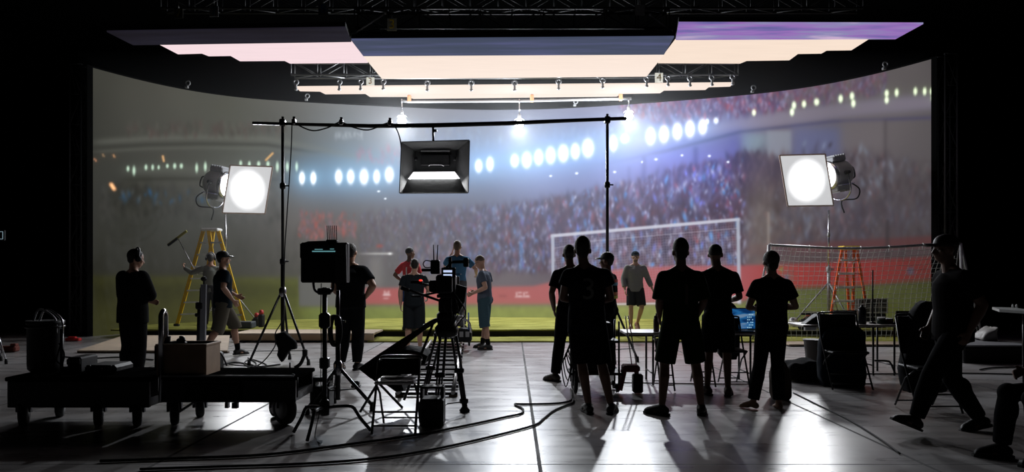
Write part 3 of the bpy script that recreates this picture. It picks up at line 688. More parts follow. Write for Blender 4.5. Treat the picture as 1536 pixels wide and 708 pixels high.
# ------------------------------------------------------------------ big lamps on stands
M_SHEET = None
def rolling_stand(label, px, Y, zbase, ztop, legr=.75, rot=0.3):
    b = P(px, HZ, Y); b.z = zbase; t = thing('rolling_stand', label, 'light stand', b)
    m = MB().tube(b+Vector((0,0,.35)), b+Vector((0,0,1.35)), .038).build('lower_post', M_STEEL, t)
    MB().tube(b+Vector((0,0,1.3)), b+Vector((0,0,ztop-zbase)), .022).build('upper_post', M_CHR, t)
    MB().lathe(b+Vector((0,0,1.28)), [(.05,0),(.055,.02),(.055,.1),(.04,.14)], 12).box(b+Vector((.08,0,1.35)), (.08,.03,.05), bev=.01).build('collar', M_STEEL, t)
    MB().lathe(b+Vector((0,0,2.1)), [(.03,0),(.035,.02),(.035,.07),(.026,.1)], 12).build('collar', M_STEEL, t)
    for k in range(3):
        a = rot+k*2*math.pi/3; d = Vector((math.cos(a), math.sin(a), 0)); foot = b+d*legr+Vector((0,0,.12))
        l = MB().tube(b+Vector((0,0,1.05)), foot, .018).tube(b+Vector((0,0,.35)), b+d*legr*.72+Vector((0,0,.36)), .012).build('leg', M_STEEL, t)
        MB().lathe(foot+Vector((-.02,0,-.05)), [(.03,0),(.06,.005),(.06,.035),(.03,.04)], 14, (d.y,-d.x,0)).build('caster', M_RUB, l)
    return t
def diffusion_mat():
    m = bpy.data.materials.new('lit_diffusion_sheet'); m.use_nodes = True; N = m.node_tree.nodes; L = m.node_tree.links; b = N['Principled BSDF']
    b.inputs['Base Color'].default_value = (.3,.3,.29,1)
    tc = N.new('ShaderNodeTexCoord'); ln = N.new('ShaderNodeVectorMath'); ln.operation = 'LENGTH'
    mp = N.new('ShaderNodeMapping'); mp.inputs['Scale'].default_value = (1/.47, 0, 1/.56); L.new(tc.outputs['Object'], mp.inputs['Vector']); L.new(mp.outputs['Vector'], ln.inputs[0])
    cr = N.new('ShaderNodeValToRGB'); cr.color_ramp.interpolation = 'EASE'; e = cr.color_ramp.elements; e[0].position = .5; e[0].color = (1,1,1,1); e[1].position = 1.38; e[1].color = (.0,.0,.0,1)  # lamplight through the sheet painted as emission, fading outward
    L.new(ln.outputs['Value'], cr.inputs['Fac'])
    b.inputs['Emission Color'].default_value = (.97,.98,1,1); mu = N.new('ShaderNodeMath'); mu.operation = 'MULTIPLY'; mu.inputs[1].default_value = HMI_GLOW
    L.new(cr.outputs['Color'], mu.inputs[0]); ad = N.new('ShaderNodeMath'); ad.operation = 'ADD'; ad.inputs[1].default_value = .56; L.new(mu.outputs[0], ad.inputs[0]); L.new(ad.outputs[0], b.inputs['Emission Strength'])
    m.cycles.emission_sampling = 'FRONT_BACK'
    return m
M_SHEET = diffusion_mat()
def hmi(label, frame_c, quad_px, Y, head_px, yaw, side):
    """a round-bodied film lamp with a square diffusion frame in front; yaw = direction it faces (0 = to the camera)"""
    fc = P(*frame_c, Y); t = thing('film_lamp', label, 'lamp', fc, yaw)
    w, h = .98, 1.16; s = side
    # local frame: -y is where it shines, x to the viewer's right
    sh = 0.09*s
    fr_ = MB(); c4 = [Vector((-w/2-sh,0,-h/2)), Vector((w/2-sh,0,-h/2)), Vector((w/2+sh,0,h/2)), Vector((-w/2+sh,0,h/2))]
    for a, b in zip(c4, c4[1:]+c4[:1]): fr_.bar(a, b, .03, .03, up=(0,1,0))
    f_ = fr_.build('diffusion_frame', mat('warm_frame', (.45,.33,.27), .5), t, world=False)
    mb = MB(); mb.prism([q*.985+Vector((0,-.004,0)) for q in c4], (0,.004,0)); mb.build('diffusion_sheet', M_SHEET, t, world=False)
    # lens and body behind the frame
    kids0 = set(t.children)
    O = Vector((0, 0, 0))
    MB().lathe(O+Vector((0,.20,0)), [(.29,0),(.33,.01),(.33,.08),(.29,.10)], 28, (0,1,0)).build('lens_ring', M_CHR, t, world=False)
    MB().lathe(O+Vector((0,.19,0)), [(.27,0),(.27,.012)], 28, (0,1,0)).build('lens', mat('lit_lens', (.8,.8,.8), emit=(.95,.97,1), es=6), t, world=False)
    MB().lathe(O+Vector((0,.30,0)), [(.29,0),(.30,.05),(.30,.34),(.24,.42),(.10,.44)], 20, (0,1,0)).build('housing', mat('lamp_housing', (.32,.32,.31), .45, .2), t, world=False)
    v = MB().box(O+Vector((0,.46,.34)), (.34,.34,.12), bev=.02)
    for k in range(5): v.box(O+Vector((0,.33+.065*k,.41)), (.36,.02,.05))
    v.build('vent_box', M_STEEL, t, world=False)
    v = MB().box(O+Vector((0,.46,-.33)), (.34,.36,.12), bev=.02)
    for k in range(4): v.box(O+Vector((s*.0,.34+.08*k,-.40)), (.36,.025,.03))
    v.build('base_box', M_STEEL, t, world=False)
    MB().box(O+Vector((0,.46,-.26)), (.64,.33,.02)).build('rail', mat('pale_violet_rail', (.5,.5,.75), .4), t, world=False)
    for sx in (-1, 1):
        MB().ring_tube(spline([O+Vector((sx*.36,.46,.0)), O+Vector((sx*.38,.46,-.2)), O+Vector((sx*.36,.46,-.42)), O+Vector((sx*.2,.46,-.56)), O+Vector((0,.46,-.60))], 5), .02, 8).build('yoke', M_CHR, t, world=False)
        MB().lathe(O+Vector((sx*.30,.46,0)), [(.05,0),(.05,sx*.09),(.03,sx*.12)], 14, (1,0,0)).build('pivot_knob', M_BLKM, t, world=False)
    MB().ring_tube(spline([O+Vector((0,.74,.1)), O+Vector((0,.9,.1)), O+Vector((0,.92,-.12)), O+Vector((0,.76,-.15))], 5), .018, 8).build('rear_handle', M_BLKM, t, world=False)
    MB().ring_tube(spline([O+Vector((-.1*s,.72,-.25)), O+Vector((-.16*s,.86,-.42)), O+Vector((-.1*s,.80,-.62)), O+Vector((0,.48,-.62)), O+Vector((.02,.48,-.9))], 6), .016, 8).build('cable', M_RUB, t, world=False)
    for ch in t.children:
        if ch not in kids0:
            ch.location = (-s*.31, .10, .08); ch.rotation_euler = (R(10), 0, s*R(66))
    return t
LY = 16.6
hl_ = hmi('round film lamp with a glowing square diffusion frame on the stand at the left', (371.5,284.5), None, 17.9, (333,283), R(14), 1)
hr_ = hmi('round film lamp with a glowing square diffusion frame on the stand at the right', (1209.5,270.5), None, LY, (1250,275), R(-10), -1)
for h in (hl_, hr_):
    for (cx, w_) in ((0, HMI_W),):
        ld = bpy.data.lights.new('lamp_light', 'SPOT'); ld.energy = w_*4; ld.color = (.95,.97,1.0); ld.spot_size = R(95); ld.spot_blend = .5; ld.shadow_soft_size = .3
        lo = bpy.data.objects.new('lamp_light', ld); COL.objects.link(lo); lo.parent = h; lo.location = (0, -.06, .05); lo.rotation_euler = (R(-68), 0, 0)
rolling_stand('silver rolling stand carrying the left film lamp, behind the yellow ladder', 338.5, 18.2, PZ+.01, 3.05, .7, .15)
rolling_stand('silver rolling stand carrying the right film lamp, behind the orange ladder', 1243, 17.0, PZ+.01, 2.9, .75, 2.9)

# ------------------------------------------------------------------ people
def baked(mb, name, m, parent, voxel, smooth=4, scale=1.0, keep=False):
    """one continuous surface out of overlapping volumes"""
    me = mb.mesh(name); o = bpy.data.objects.new(name, me); COL.objects.link(o)
    r = o.modifiers.new('r', 'REMESH'); r.mode = 'VOXEL'; r.voxel_size = voxel; r.use_smooth_shade = True
    if smooth:
        q = o.modifiers.new('s', 'SMOOTH'); q.factor = .5; q.iterations = smooth
    dg = bpy.context.evaluated_depsgraph_get(); me2 = bpy.data.meshes.new_from_object(o.evaluated_get(dg))
    bpy.data.objects.remove(o); bpy.data.meshes.remove(me)
    me2.name = name; me2.materials.clear(); me2.materials.append(m)
    o = bpy.data.objects.new(name, me2); COL.objects.link(o); o.parent = parent; return o
def lerp(a, b, t): return Vector(a)*(1-t)+Vector(b)*t
def hand(mb, w, d, n, side, curl=.4, k=1.0):
    """wrist w, pointing d, palm facing n; side +1 = thumb on the d x n side"""
    d = Vector(d).normalized(); n = Vector(n); n = (n-d*n.dot(d)).normalized(); u = d.cross(n)*side
    pc = w+d*.045*k
    for q in (-.026, -.009, .009, .026): mb.caps(w+u*q*.6*k+d*.005*k, w+d*.085*k+u*q*k, .014*k, .0125*k, 8)
    L = (.066, .076, .072, .056)
    for i, q in enumerate((.028, .0095, -.0095, -.027)):
        b = w+d*.086*k+u*q*k; c = curl*(1+.08*i)
        d1 = (d*math.cos(c*.7)+n*math.sin(c*.7)+u*q*1.5).normalized(); d2 = (d*math.cos(c*1.8)+n*math.sin(c*1.8)).normalized()
        e = b+d1*L[i]*.55*k; mb.caps(b, e, .0098*k, .009*k, 8); mb.caps(e, e+d2*L[i]*.5*k, .009*k, .0078*k, 8)
    tb = w+d*.03*k+u*.026*k; t1 = tb+(d*.75+u*.75+n*.2).normalized()*.038*k; t2 = t1+(d*.95+u*.3+n*.35).normalized()*.03*k
    mb.caps(tb, t1, .0145*k, .0115*k, 8); mb.caps(t1, t2, .0115*k, .009*k, 8)
DEF = dict(hipR=(.088,0,.93), kneeR=(.10,.02,.50), ankR=(.115,-.03,.085), hipL=(-.088,0,.93), kneeL=(-.10,.02,.50), ankL=(-.115,-.03,.085),
           waist=(0,0,1.08), chest=(0,.0,1.28), neck=(0,-.005,1.455), head=(0,.015,1.635),
           shR=(.178,0,1.385), elR=(.235,-.03,1.13), wrR=(.255,.06,.88), shL=(-.178,0,1.385), elL=(-.235,-.03,1.13), wrL=(-.255,.06,.88))
PEOPLE = {}
def person(key, label, px, Y, z, H, yaw=0, pose=None, skin=None, hair=None, hairstyle='short', top=None, topm=None, sleeve=.5, bottom='trousers', botm=None, shortlen=.95,
           shoes=None, hat=None, hatm=None, bulk=1.0, headyaw=0, headpitch=0, vox=.009, curl=.5, palm=None, fat=0.0, loose=0.0, footyaw=(-12, 12), footpitch=(0, 0), hem=.86, beard=None, headset=False, glasses=False, socks=None, numeral=None, apronlen=None, group=None):
    b = P(px, HZ, Y); b.z = z; s = H/1.75
    t = thing('person', label, 'person', b, R(yaw), group); t.scale = (s, s, s); PEOPLE[key] = t
    J = {k: Vector(v) for k, v in DEF.items()}
    for k, v in (pose or {}).items():
        if k in J: J[k] = Vector(v)
    hy = Matrix.Rotation(R(headyaw), 3, 'Z') @ Matrix.Rotation(R(-headpitch), 3, 'X')
    hc = J['head']; HP = lambda x, y, zz: hc+hy @ Vector((x, y, zz))
    B = MB()
    # trunk
    pel = (J['hipL']+J['hipR'])/2
    B.ell(pel+Vector((0,-.005,.05)), (.158*bulk, .112*bulk, .13)); B.ell(pel+Vector((.07,-.04,-.02)), (.085,.085,.10)); B.ell(pel+Vector((-.07,-.04,-.02)), (.085,.085,.10))
    up = (J['neck']-J['waist']).normalized()
    B.ring_tube([pel+Vector((0,0,.02)), J['waist'], J['chest'], lerp(J['chest'], J['neck'], .42), lerp(J['chest'], J['neck'], .82)],
                [(.145*bulk,.105*bulk+fat), (.132*bulk+fat*.6,.098*bulk+fat), (.158*bulk+fat*.3,.112*bulk+fat*.4), (.146*bulk,.10*bulk), (.065,.06)], 20, up=(1,0,0))
    for sd, x in (('R',1),('L',-1)):
        B.caps(lerp(J['chest'], J['neck'], .5)+Vector((x*.03,0,0)), J['sh'+sd]+Vector((0,0,-.005)), .072, .056*bulk)
        B.ell(lerp(J['chest'], J['sh'+sd], .42)+Vector((0,.035,-.01)), (.085,.07,.075))
        B.caps(J['neck']+Vector((x*.02,-.01,.01)), lerp(J['neck'], J['sh'+sd], .62)+Vector((0,-.005,.012)), .045, .038)
    B.caps(J['neck']-up*.03, HP(0,-.015,-.06), .057, .053)
    # head
    B.ell(HP(0,-.012,.02), (.077,.096,.097), hy, 20, 14); B.ell(HP(0,.028,-.05), (.058,.062,.072), hy, 16, 10); B.ell(HP(0,.05,-.083), (.032,.032,.028), hy)
    B.ell(HP(0,.067,.018), (.055,.02,.016), hy); B.caps(HP(0,.083,.005), HP(0,.105,-.03), .010, .014, 8); B.ell(HP(0,.09,-.032), (.018,.014,.009), hy)
    B.ell(HP(0,.083,-.058), (.025,.012,.007), hy); B.ell(HP(0,.08,-.068), (.021,.012,.006), hy)
    for x in (-1, 1):
        B.ell(HP(x*.079,-.012,-.01), (.010,.021,.032), hy @ Matrix.Rotation(R(-12), 3, 'X')); B.ell(HP(x*.048,.055,-.02), (.022,.02,.022), hy)
    # limbs
    for sd, x in (('R',1),('L',-1)):
        S, E_, W = J['sh'+sd], J['el'+sd], J['wr'+sd]
        B.caps(S, lerp(S, E_, .5), .053*bulk, .05*bulk); B.caps(lerp(S, E_, .5), E_, .05*bulk, .039*bulk)
        B.caps(E_, lerp(E_, W, .3), .039*bulk, .043*bulk); B.caps(lerp(E_, W, .3), W, .043*bulk, .026)
        d = (W-E_).normalized(); pn = (palm or {}).get(sd, (-x, .15, 0)); hd = (pose or {}).get('hand'+sd)
        hd = Vector(hd) if hd else d
        u = hd.normalized().cross(Vector(pn)); fwd = Vector((0,1,.4)); sgn = 1 if u.dot(fwd) > 0 else -1
        hand(B, W, hd, pn, sgn, curl if not isinstance(curl, dict) else curl.get(sd, .5))
        Hh, K, A = J['hip'+sd], J['knee'+sd], J['ank'+sd]
        B.caps(Hh, lerp(Hh, K, .5), .083*bulk, .070*bulk); B.caps(lerp(Hh, K, .5), K, .070*bulk, .052)
        cal = lerp(K, A, .3)+Vector((0,-.018,0)); B.caps(K, cal, .050, .056*bulk); B.caps(cal, A, .054*bulk, .033)
        fy = R(footyaw[0] if sd == 'R' else footyaw[1]); fp = R(footpitch[0] if sd == 'R' else footpitch[1])
        fr = Matrix.Rotation(fy, 3, 'Z') @ Matrix.Rotation(fp, 3, 'X')
        FP = lambda a, b_, c: A+fr @ Vector((a, b_, c))
        B.caps(FP(0,-.03,-.045), FP(0,.02,-.03), .036, .036); B.caps(FP(0,.0,-.02), FP(x*.01,.12,-.055), .038, .026)
        for q in (-.028,-.012,.006,.022,.035): B.caps(FP(q*.8,.05,-.055), FP(q,.155-abs(q-.006)*.5,-.066), .020, .012, 8)
    body = baked(B, 'body', skin or M_SKIN1, t, vox, 3)
    # hair
    if hair:
        hb = MB()
        if hairstyle == 'buzz': hb.ell(HP(0,-.022,.035), (.081,.096,.088), hy, 20, 12)
        elif hairstyle == 'bun':
            hb.ell(HP(0,-.022,.028), (.088,.104,.098), hy, 20, 12); hb.ell(HP(0,-.07,-.04), (.06,.05,.065), hy)
        elif hairstyle == 'tall': hb.ell(HP(0,-.020,.045), (.082,.098,.103), hy, 20, 12); hb.ell(HP(0,-.05,-.015), (.066,.055,.07), hy); hb.ell(HP(0,.02,.09), (.06,.06,.05), hy)
        elif hairstyle == 'thick': hb.ell(HP(0,-.024,.036), (.094,.108,.104), hy, 20, 12); hb.ell(HP(0,-.06,-.02), (.078,.058,.08), hy)
        else: hb.ell(HP(0,-.024,.036), (.081,.098,.094), hy, 20, 12); hb.ell(HP(0,-.052,-.012), (.062,.052,.066), hy)
        baked(hb, 'hair', hair, t, .009, 2)
    if beard:
        baked(MB().ell(HP(0,.038,-.075), (.052,.052,.045), hy), 'beard', beard, t, .009, 1)
    for x in (-1, 1):
        e = MB().ell(HP(x*.031,.079,.0), (.012,.008,.008), hy, 10, 6).build('eye', M_EYEW, t, world=False)
        MB().ell(HP(x*.031,.0865,.0), (.005,.003,.005), hy, 8, 5).build('pupil', M_BLK, e, world=False)
    # upper garment
    if top:
        T = MB(); g = .012+loose*.7
        hz_ = hem
        T.ring_tube([Vector((pel.x, pel.y, hz_)), pel+Vector((0,0,.06)), J['waist'], J['chest'], lerp(J['chest'], J['neck'], .42), lerp(J['chest'], J['neck'], .86)],
                    [(.165*bulk+g,.118*bulk+g+fat), (.160*bulk+g,.116*bulk+g+fat), (.140*bulk+g*1.4+fat*.6,.104*bulk+g*1.2+fat), (.163*bulk+g,.118*bulk+g+fat*.4), (.150*bulk+g*.8,.108*bulk+g*.7), (.072,.068)], 24, up=(1,0,0))
        for sd, x in (('R',1),('L',-1)):
            T.caps(lerp(J['chest'], J['neck'], .5)+Vector((x*.03,0,0)), J['sh'+sd]+Vector((0,0,-.005)), .072+g*.7, .050*bulk+g*.8)
            T.ell(lerp(J['chest'], J['sh'+sd], .42)+Vector((0,.035,-.02)), (.085+g*.8,.07+g*.8,.072+g*.8))
            T.caps(J['neck']+Vector((x*.03,-.01,-.005)), lerp(J['neck'], J['sh'+sd], .7)+Vector((0,-.005,.008)), .045, .042)
            S, E_, W = J['sh'+sd], J['el'+sd], J['wr'+sd]
            if sleeve > 0:
                if sleeve <= 1: T.ring_tube([S, lerp(S, E_, .3), lerp(S, E_, sleeve)], [.050*bulk+g*.8, .052*bulk+g, .050*bulk+g*1.25], 14)
                else:
                    T.caps(S, lerp(S, E_, .5), .056*bulk+g, .052*bulk+g); T.caps(lerp(S, E_, .5), E_, .052*bulk+g, .045*bulk+g)
                    e = lerp(E_, W, min(1, sleeve-1)); T.ring_tube([E_, lerp(E_, W, .3), e], [.046*bulk+g, .045*bulk+g, .034+g], 14)
        garment = baked(T, top, topm or M_CLOTH, t, .011, 4)
        if numeral:
            ch, size, m_, zz, xx_ = numeral
            me = text_mesh(ch, size); bvh = BVHTree.FromPolygons([v.co.copy() for v in garment.data.vertices], [tuple(p.vertices) for p in garment.data.polygons])
            import bmesh
            bm = bmesh.new(); bm.from_mesh(me); bmesh.ops.triangulate(bm, faces=bm.faces)
            for _ in range(3): bmesh.ops.subdivide_edges(bm, edges=[e for e in bm.edges if e.calc_length() > .02], cuts=1); bmesh.ops.triangulate(bm, faces=bm.faces)
            for v in bm.verts:
                o_ = Vector((v.co.x+xx_, -1.0, v.co.y+zz)); h_ = bvh.ray_cast(o_, Vector((0,1,0)))
                v.co = (h_[0]+Vector((0,-.003,0))) if h_[0] else Vector((o_.x, -.13, o_.z))
            bm.to_mesh(me); bm.free(); me.materials.append(m_); o = bpy.data.objects.new('numeral', me); COL.objects.link(o); o.parent = garment
    # lower garment
    if bottom:
        Q = MB(); g = .014
        Q.ell(pel+Vector((0,-.005,.045)), (.162*bulk+g, .116*bulk+g+fat*.5, .13)); Q.ell(pel+Vector((.07,-.04,-.02)), (.088+g,.088+g,.10)); Q.ell(pel+Vector((-.07,-.04,-.02)), (.088+g,.088+g,.10))
        for sd, x in (('R',1),('L',-1)):
            Hh, K, A = J['hip'+sd], J['knee'+sd], J['ank'+sd]
            if bottom == 'trousers':
                Q.caps(Hh, lerp(Hh, K, .5), .088*bulk+g, .078*bulk+g); Q.ring_tube([lerp(Hh, K, .5), K, lerp(K, A, .4), lerp(K, A, .95)], [.078*bulk+g, .062*bulk+g, .062*bulk+g, .050+g], 16); Q.ell(K, (.062*bulk+g,)*3); Q.ell(lerp(K, A, .3)+Vector((0,-.016,0)), (.060*bulk+g*.8, .062*bulk+g*.8, .12))
            else:
                e = lerp(Hh, K, min(1, shortlen)) if shortlen <= 1 else lerp(K, A, shortlen-1)
                if shortlen > 1: Q.ring_tube([Hh, lerp(Hh, K, .5), K, e], [.090*bulk+g, .092*bulk+g, .086*bulk+g, .088*bulk+g], 18)
                else: Q.ring_tube([Hh, lerp(Hh, e, .5), e], [.090*bulk+g, .094*bulk+g, .092*bulk+g], 18)
        baked(Q, bottom, botm or M_CLOTH, t, .011, 4)
    for sd, x in (('R',1),('L',-1)):
        A = J['ank'+sd]; K = J['knee'+sd]
        fy = R(footyaw[0] if sd == 'R' else footyaw[1]); fp = R(footpitch[0] if sd == 'R' else footpitch[1])
        fr = Matrix.Rotation(fy, 3, 'Z') @ Matrix.Rotation(fp, 3, 'X'); FP = lambda a, b_, c: A+fr @ Vector((a, b_, c))
        if socks: baked(MB().ring_tube([lerp(A, K, .28), lerp(A, K, .1), A+Vector((0,0,-.02))], [.049,.044,.044], 14), 'sock', socks, t, .011, 2)
        if shoes:
            Sx = MB(); Sx.caps(FP(0,-.035,-.035), FP(0,.03,-.02), .045, .046); Sx.caps(FP(0,.0,-.01), FP(x*.008,.15,-.05), .047, .033); Sx.caps(FP(-.015,.1,-.055), FP(-.01,.17,-.058), .034, .026); Sx.caps(FP(.02,.1,-.055), FP(.018,.16,-.058), .034, .026)
            sh = baked(Sx, 'shoe', shoes, t, .011, 2)
            so = MB(); 
            out = [(-.038,-.06),(-.025,-.082),(.025,-.082),(.038,-.06),(.042,.02),(.055,.10),(.045,.175),(.015,.205),(-.02,.20),(-.046,.16),(-.05,.09),(-.04,.02)]
            so.prism([FP(a_, b_, -.085) for a_, b_ in out], fr @ Vector((0,0,.022))); so.build('sole', M_RUB, sh, world=False)
    # headgear
    if hat == 'cap':
        C_ = MB().ell(HP(0,-.015,.055), (.089,.106,.078), hy, 20, 12); C_.ring_tube([HP(0,-.012,.028), HP(0,-.014,.06)], [(.09,.106),(.089,.105)], 20, up=(hy @ Vector((1,0,0))))
        cp = baked(C_, 'cap', hatm or M_BLK, t, .009, 2)
        br = MB(); n = 9; top_ = []; 
        for i in range(n):
            a = R(-62+124*i/(n-1)); top_.append((math.sin(a), math.cos(a)))
        poly = [HP(.082*x_, .055+.125*y_-.0*abs(x_), .040-.022*x_*x_) for x_, y_ in top_]+[HP(.07*x_, .045+.02*y_, .046) for x_, y_ in top_[::-1]]
        br.prism(poly, hy @ Vector((0,0,.007))); br.build('cap_brim', hatm or M_BLK, cp, world=False)
    if headset:
        hs = MB(); arc = [HP(.098*math.sin(R(a)), -.01, .02+(.126*math.cos(R(a)))) for a in range(-95, 96, 10)]
        hs.ring_tube(arc, .011, 8); h_ = hs.build('headphones', M_STEEL, t, world=False)
        for x in (-1, 1): MB().lathe(HP(x*.082,-.012,-.005), [(.036,0),(.04,x*.012),(.038,x*.03),(.02,x*.036)], 16, hy @ Vector((1,0,0))).build('ear_cup', M_BLK, h_, world=False)
    if glasses:
        gl = MB()
        for x in (-1, 1):
            gl.torus(HP(x*.032,.098,.0), .022, .0028, hy @ Vector((0,1,0)), 16, 6); gl.tube(HP(x*.053,.096,.004), HP(x*.084,-.01,.004), .0028, n=6)
        gl.tube(HP(-.011,.099,.003), HP(.011,.099,.003), .0028, n=6); gl.build('glasses', M_BLK, t, world=False)
    return t
def fab(name, c, rough=.95): return mat(name, c, rough, noise=.12, scale=40, spec=.03)
BARE = None
# --- far, on and beside the stage
person('squeegee', 'person in grey shirt and headphones by the yellow ladder, reaching up with a squeegee', 316, 16.62, PZ+.012, 1.70, 12,
       dict(shL=(-.18,.0,1.40), elL=(-.42,.05,1.30), wrL=(-.60,.12,1.42), handL=(-.35,.2,.8), elR=(.22,.02,1.14), wrR=(.10,.20,1.05)), skin=M_SKIN1, hair=M_HAIRD, top='shirt', topm=fab('grey_green_shirt', (.16,.17,.15)), sleeve=1.95, botm=fab('dark_trousers', (.03,.03,.035)), shoes=M_BLK, headset=True, vox=.011, palm=dict(L=(1,.2,.3)), curl=dict(L=1.3, R=.6))
person('red_player', 'person in red and white football shirt with hand on hip, looking right on the turf', 615, 16.05, PZ+.012, 1.82, -28,
       dict(elL=(-.36,-.05,1.17), wrL=(-.20,.05,1.02), handL=(.6,.5,-.2), elR=(.24,.02,1.14), wrR=(.2,.16,.93), hipR=(.088,0,.93)), skin=M_SKIN3, hair=M_HAIRD, hairstyle='buzz', top='football_shirt', topm=fab('red_jersey', (.62,.06,.07)), sleeve=.75,
       bottom='shorts', botm=fab('blue_shorts', (.02,.06,.22)), shortlen=.75, socks=fab('blue_socks', (.02,.10,.40)), shoes=M_BLK, headyaw=-22, vox=.011, numeral=('1', .30, mat('white_numeral', (.75,.72,.72), .7), 1.22, 0.0))
person('black_tee', 'person in black t-shirt and dark shorts seen from behind, standing at the camera dolly track', 621, 13.35, 0, 1.70, 4,
       dict(elL=(-.25,-.04,1.14), wrL=(-.25,.02,.89), elR=(.27,.06,1.16), wrR=(.24,.26,1.02), neck=(0,.02,1.45), head=(.01,.05,1.62)), skin=M_SKIN2, hair=M_HAIRD, top='t_shirt', topm=fab('black_tee', (.018,.022,.026)), sleeve=.62, bottom='shorts', botm=fab('dark_grey_shorts', (.022,.026,.03)), shortlen=1.15,
       shoes=fab('brown_shoe', (.10,.06,.045)), bulk=1.12, fat=.015, headpitch=12, vox=.010)
person('blue_tee', 'person in bright blue t-shirt standing on the camera dolly, elbows raised', 686, 14.55, .315, 1.76, -4,
       dict(elR=(.36,.06,1.20), wrR=(.34,.30,1.10), elL=(-.26,.14,1.26), wrL=(-.14,.20,1.50), handL=(.15,.2,.6), chest=(.01,0,1.28), hipR=(.09,0,.93), kneeL=(-.08,.06,.52), ankL=(-.08,-.08,.09)), skin=M_SKIN2, hair=M_HAIRG, top='t_shirt', topm=fab('blue_tee', (.07,.19,.33)), sleeve=.68, bottom='trousers', botm=fab('grey_trousers', (.10,.11,.12)), shoes=M_BLK, hairstyle='short', vox=.010, loose=.01, hem=.84)
person('grey_tee', 'person with glasses in slate grey t-shirt and long teal shorts looking down beside the dolly', 727, 13.9, 0, 1.79, 72,
       dict(elR=(.24,-.02,1.14), wrR=(.10,.22,1.06), elL=(-.22,-.10,1.14), wrL=(-.16,.18,1.03), neck=(0,.05,1.45), head=(0,.10,1.61), chest=(0,.02,1.28), kneeR=(.10,.04,.5), ankR=(.10,.08,.085), ankL=(-.13,-.12,.085), kneeL=(-.11,-.03,.5)), skin=M_SKIN2, hair=M_HAIRG, hairstyle='buzz', top='t_shirt', topm=fab('slate_tee', (.10,.12,.16)), sleeve=.6,
       bottom='shorts', botm=fab('teal_shorts', (.055,.10,.125)), shortlen=1.22, socks=M_CLOTH, shoes=mat('black_shoe', (.02,.02,.02), .6), headpitch=28, glasses=True, loose=.008, vox=.010)
person('grey_sweater', 'person in grey sweatshirt, dark shorts and cap walking toward the camera on the turf', 953, 16.2, PZ+.012, 1.73, 176,
       dict(elL=(-.28,-.03,1.15), wrL=(-.36,.10,.93), elR=(.26,-.02,1.15), wrR=(.24,.10,.90), kneeR=(.10,.05,.50), ankR=(.10,.02,.085), kneeL=(-.13,.12,.50), ankL=(-.06,-.18,.14)), skin=M_SKIN2, hair=M_HAIRD, top='sweatshirt', topm=fab('grey_sweatshirt', (.24,.24,.235)), sleeve=1.75, bottom='shorts', botm=fab('charcoal_shorts', (.03,.033,.036)), shortlen=.88, hat='cap', hatm=fab('navy_cap', (.02,.03,.04)), shoes=fab('worn_shoe', (.35,.2,.14)), footpitch=(0,-35), beard=mat('grey_beard', (.2,.14,.10), .8), loose=.012, vox=.010)
person('cap_walker', 'person in dark t-shirt, patterned knee-length shorts and cap striding right past the yellow ladder', 334, 12.5, 0, 1.80, -54,
       dict(hipR=(.088,0,.91), hipL=(-.088,0,.91), kneeL=(-.10,.22,.52), ankL=(-.13,.28,.10), kneeR=(.10,-.10,.47), ankR=(.11,-.33,.12), elR=(.27,-.06,1.16), wrR=(.24,.10,.95), elL=(-.24,.05,1.14), wrL=(-.16,.26,1.02)), skin=M_SKIN1, hair=M_HAIRD, top='t_shirt', topm=fab('dark_blue_tee', (.012,.018,.024)), sleeve=.7, bottom='shorts', botm=fab('camo_shorts', (.10,.09,.07)), shortlen=1.12,
       hat='cap', hatm=M_BLK, shoes=mat('black_boot', (.015,.013,.012), .6), socks=M_CLOTH, beard=mat('grey_stubble', (.25,.24,.23), .8), bulk=1.1, footpitch=(-20, 0), loose=.012, hem=.82, headyaw=-8)
person('monitor_man', 'person in dark clothes standing behind the boxy monitor with hand on hip', 526, 10.9, 0, 1.865, -6,
       dict(elR=(.34,-.06,1.17), wrR=(.19,.06,1.00), handR=(-.4,.5,-.3), elL=(-.25,.02,1.14), wrL=(-.2,.2,1.0), ankR=(.10,-.03,.085), ankL=(-.13,-.03,.085)), skin=M_SKIN1, hair=M_HAIRD, top='t_shirt', topm=fab('black_tee_b', (.010,.011,.013)), sleeve=.7, botm=fab('black_trousers', (.010,.011,.013)), shoes=M_BLK, bulk=1.2, loose=.01)
person('headphones', 'person in black jacket and headphones with arms folded, in front of the ramp', 199, 9.4, 0, 1.74, -26,
       dict(elR=(.25,.06,1.16), wrR=(.02,.24,1.13), elL=(-.24,.04,1.15), wrL=(-.03,.24,1.08), head=(0,.05,1.625), neck=(0,.01,1.45)), skin=M_SKIN2, hair=M_HAIRD, top='jacket', topm=fab('black_jacket', (.010,.010,.010)), sleeve=1.9, botm=fab('black_jeans', (.010,.010,.011)), shoes=M_BLK, headset=True, headpitch=12, headyaw=-16, bulk=1.2, loose=.02, hem=.80, footyaw=(-8, 8), palm=dict(R=(0,-1,0), L=(0,-1,0)))
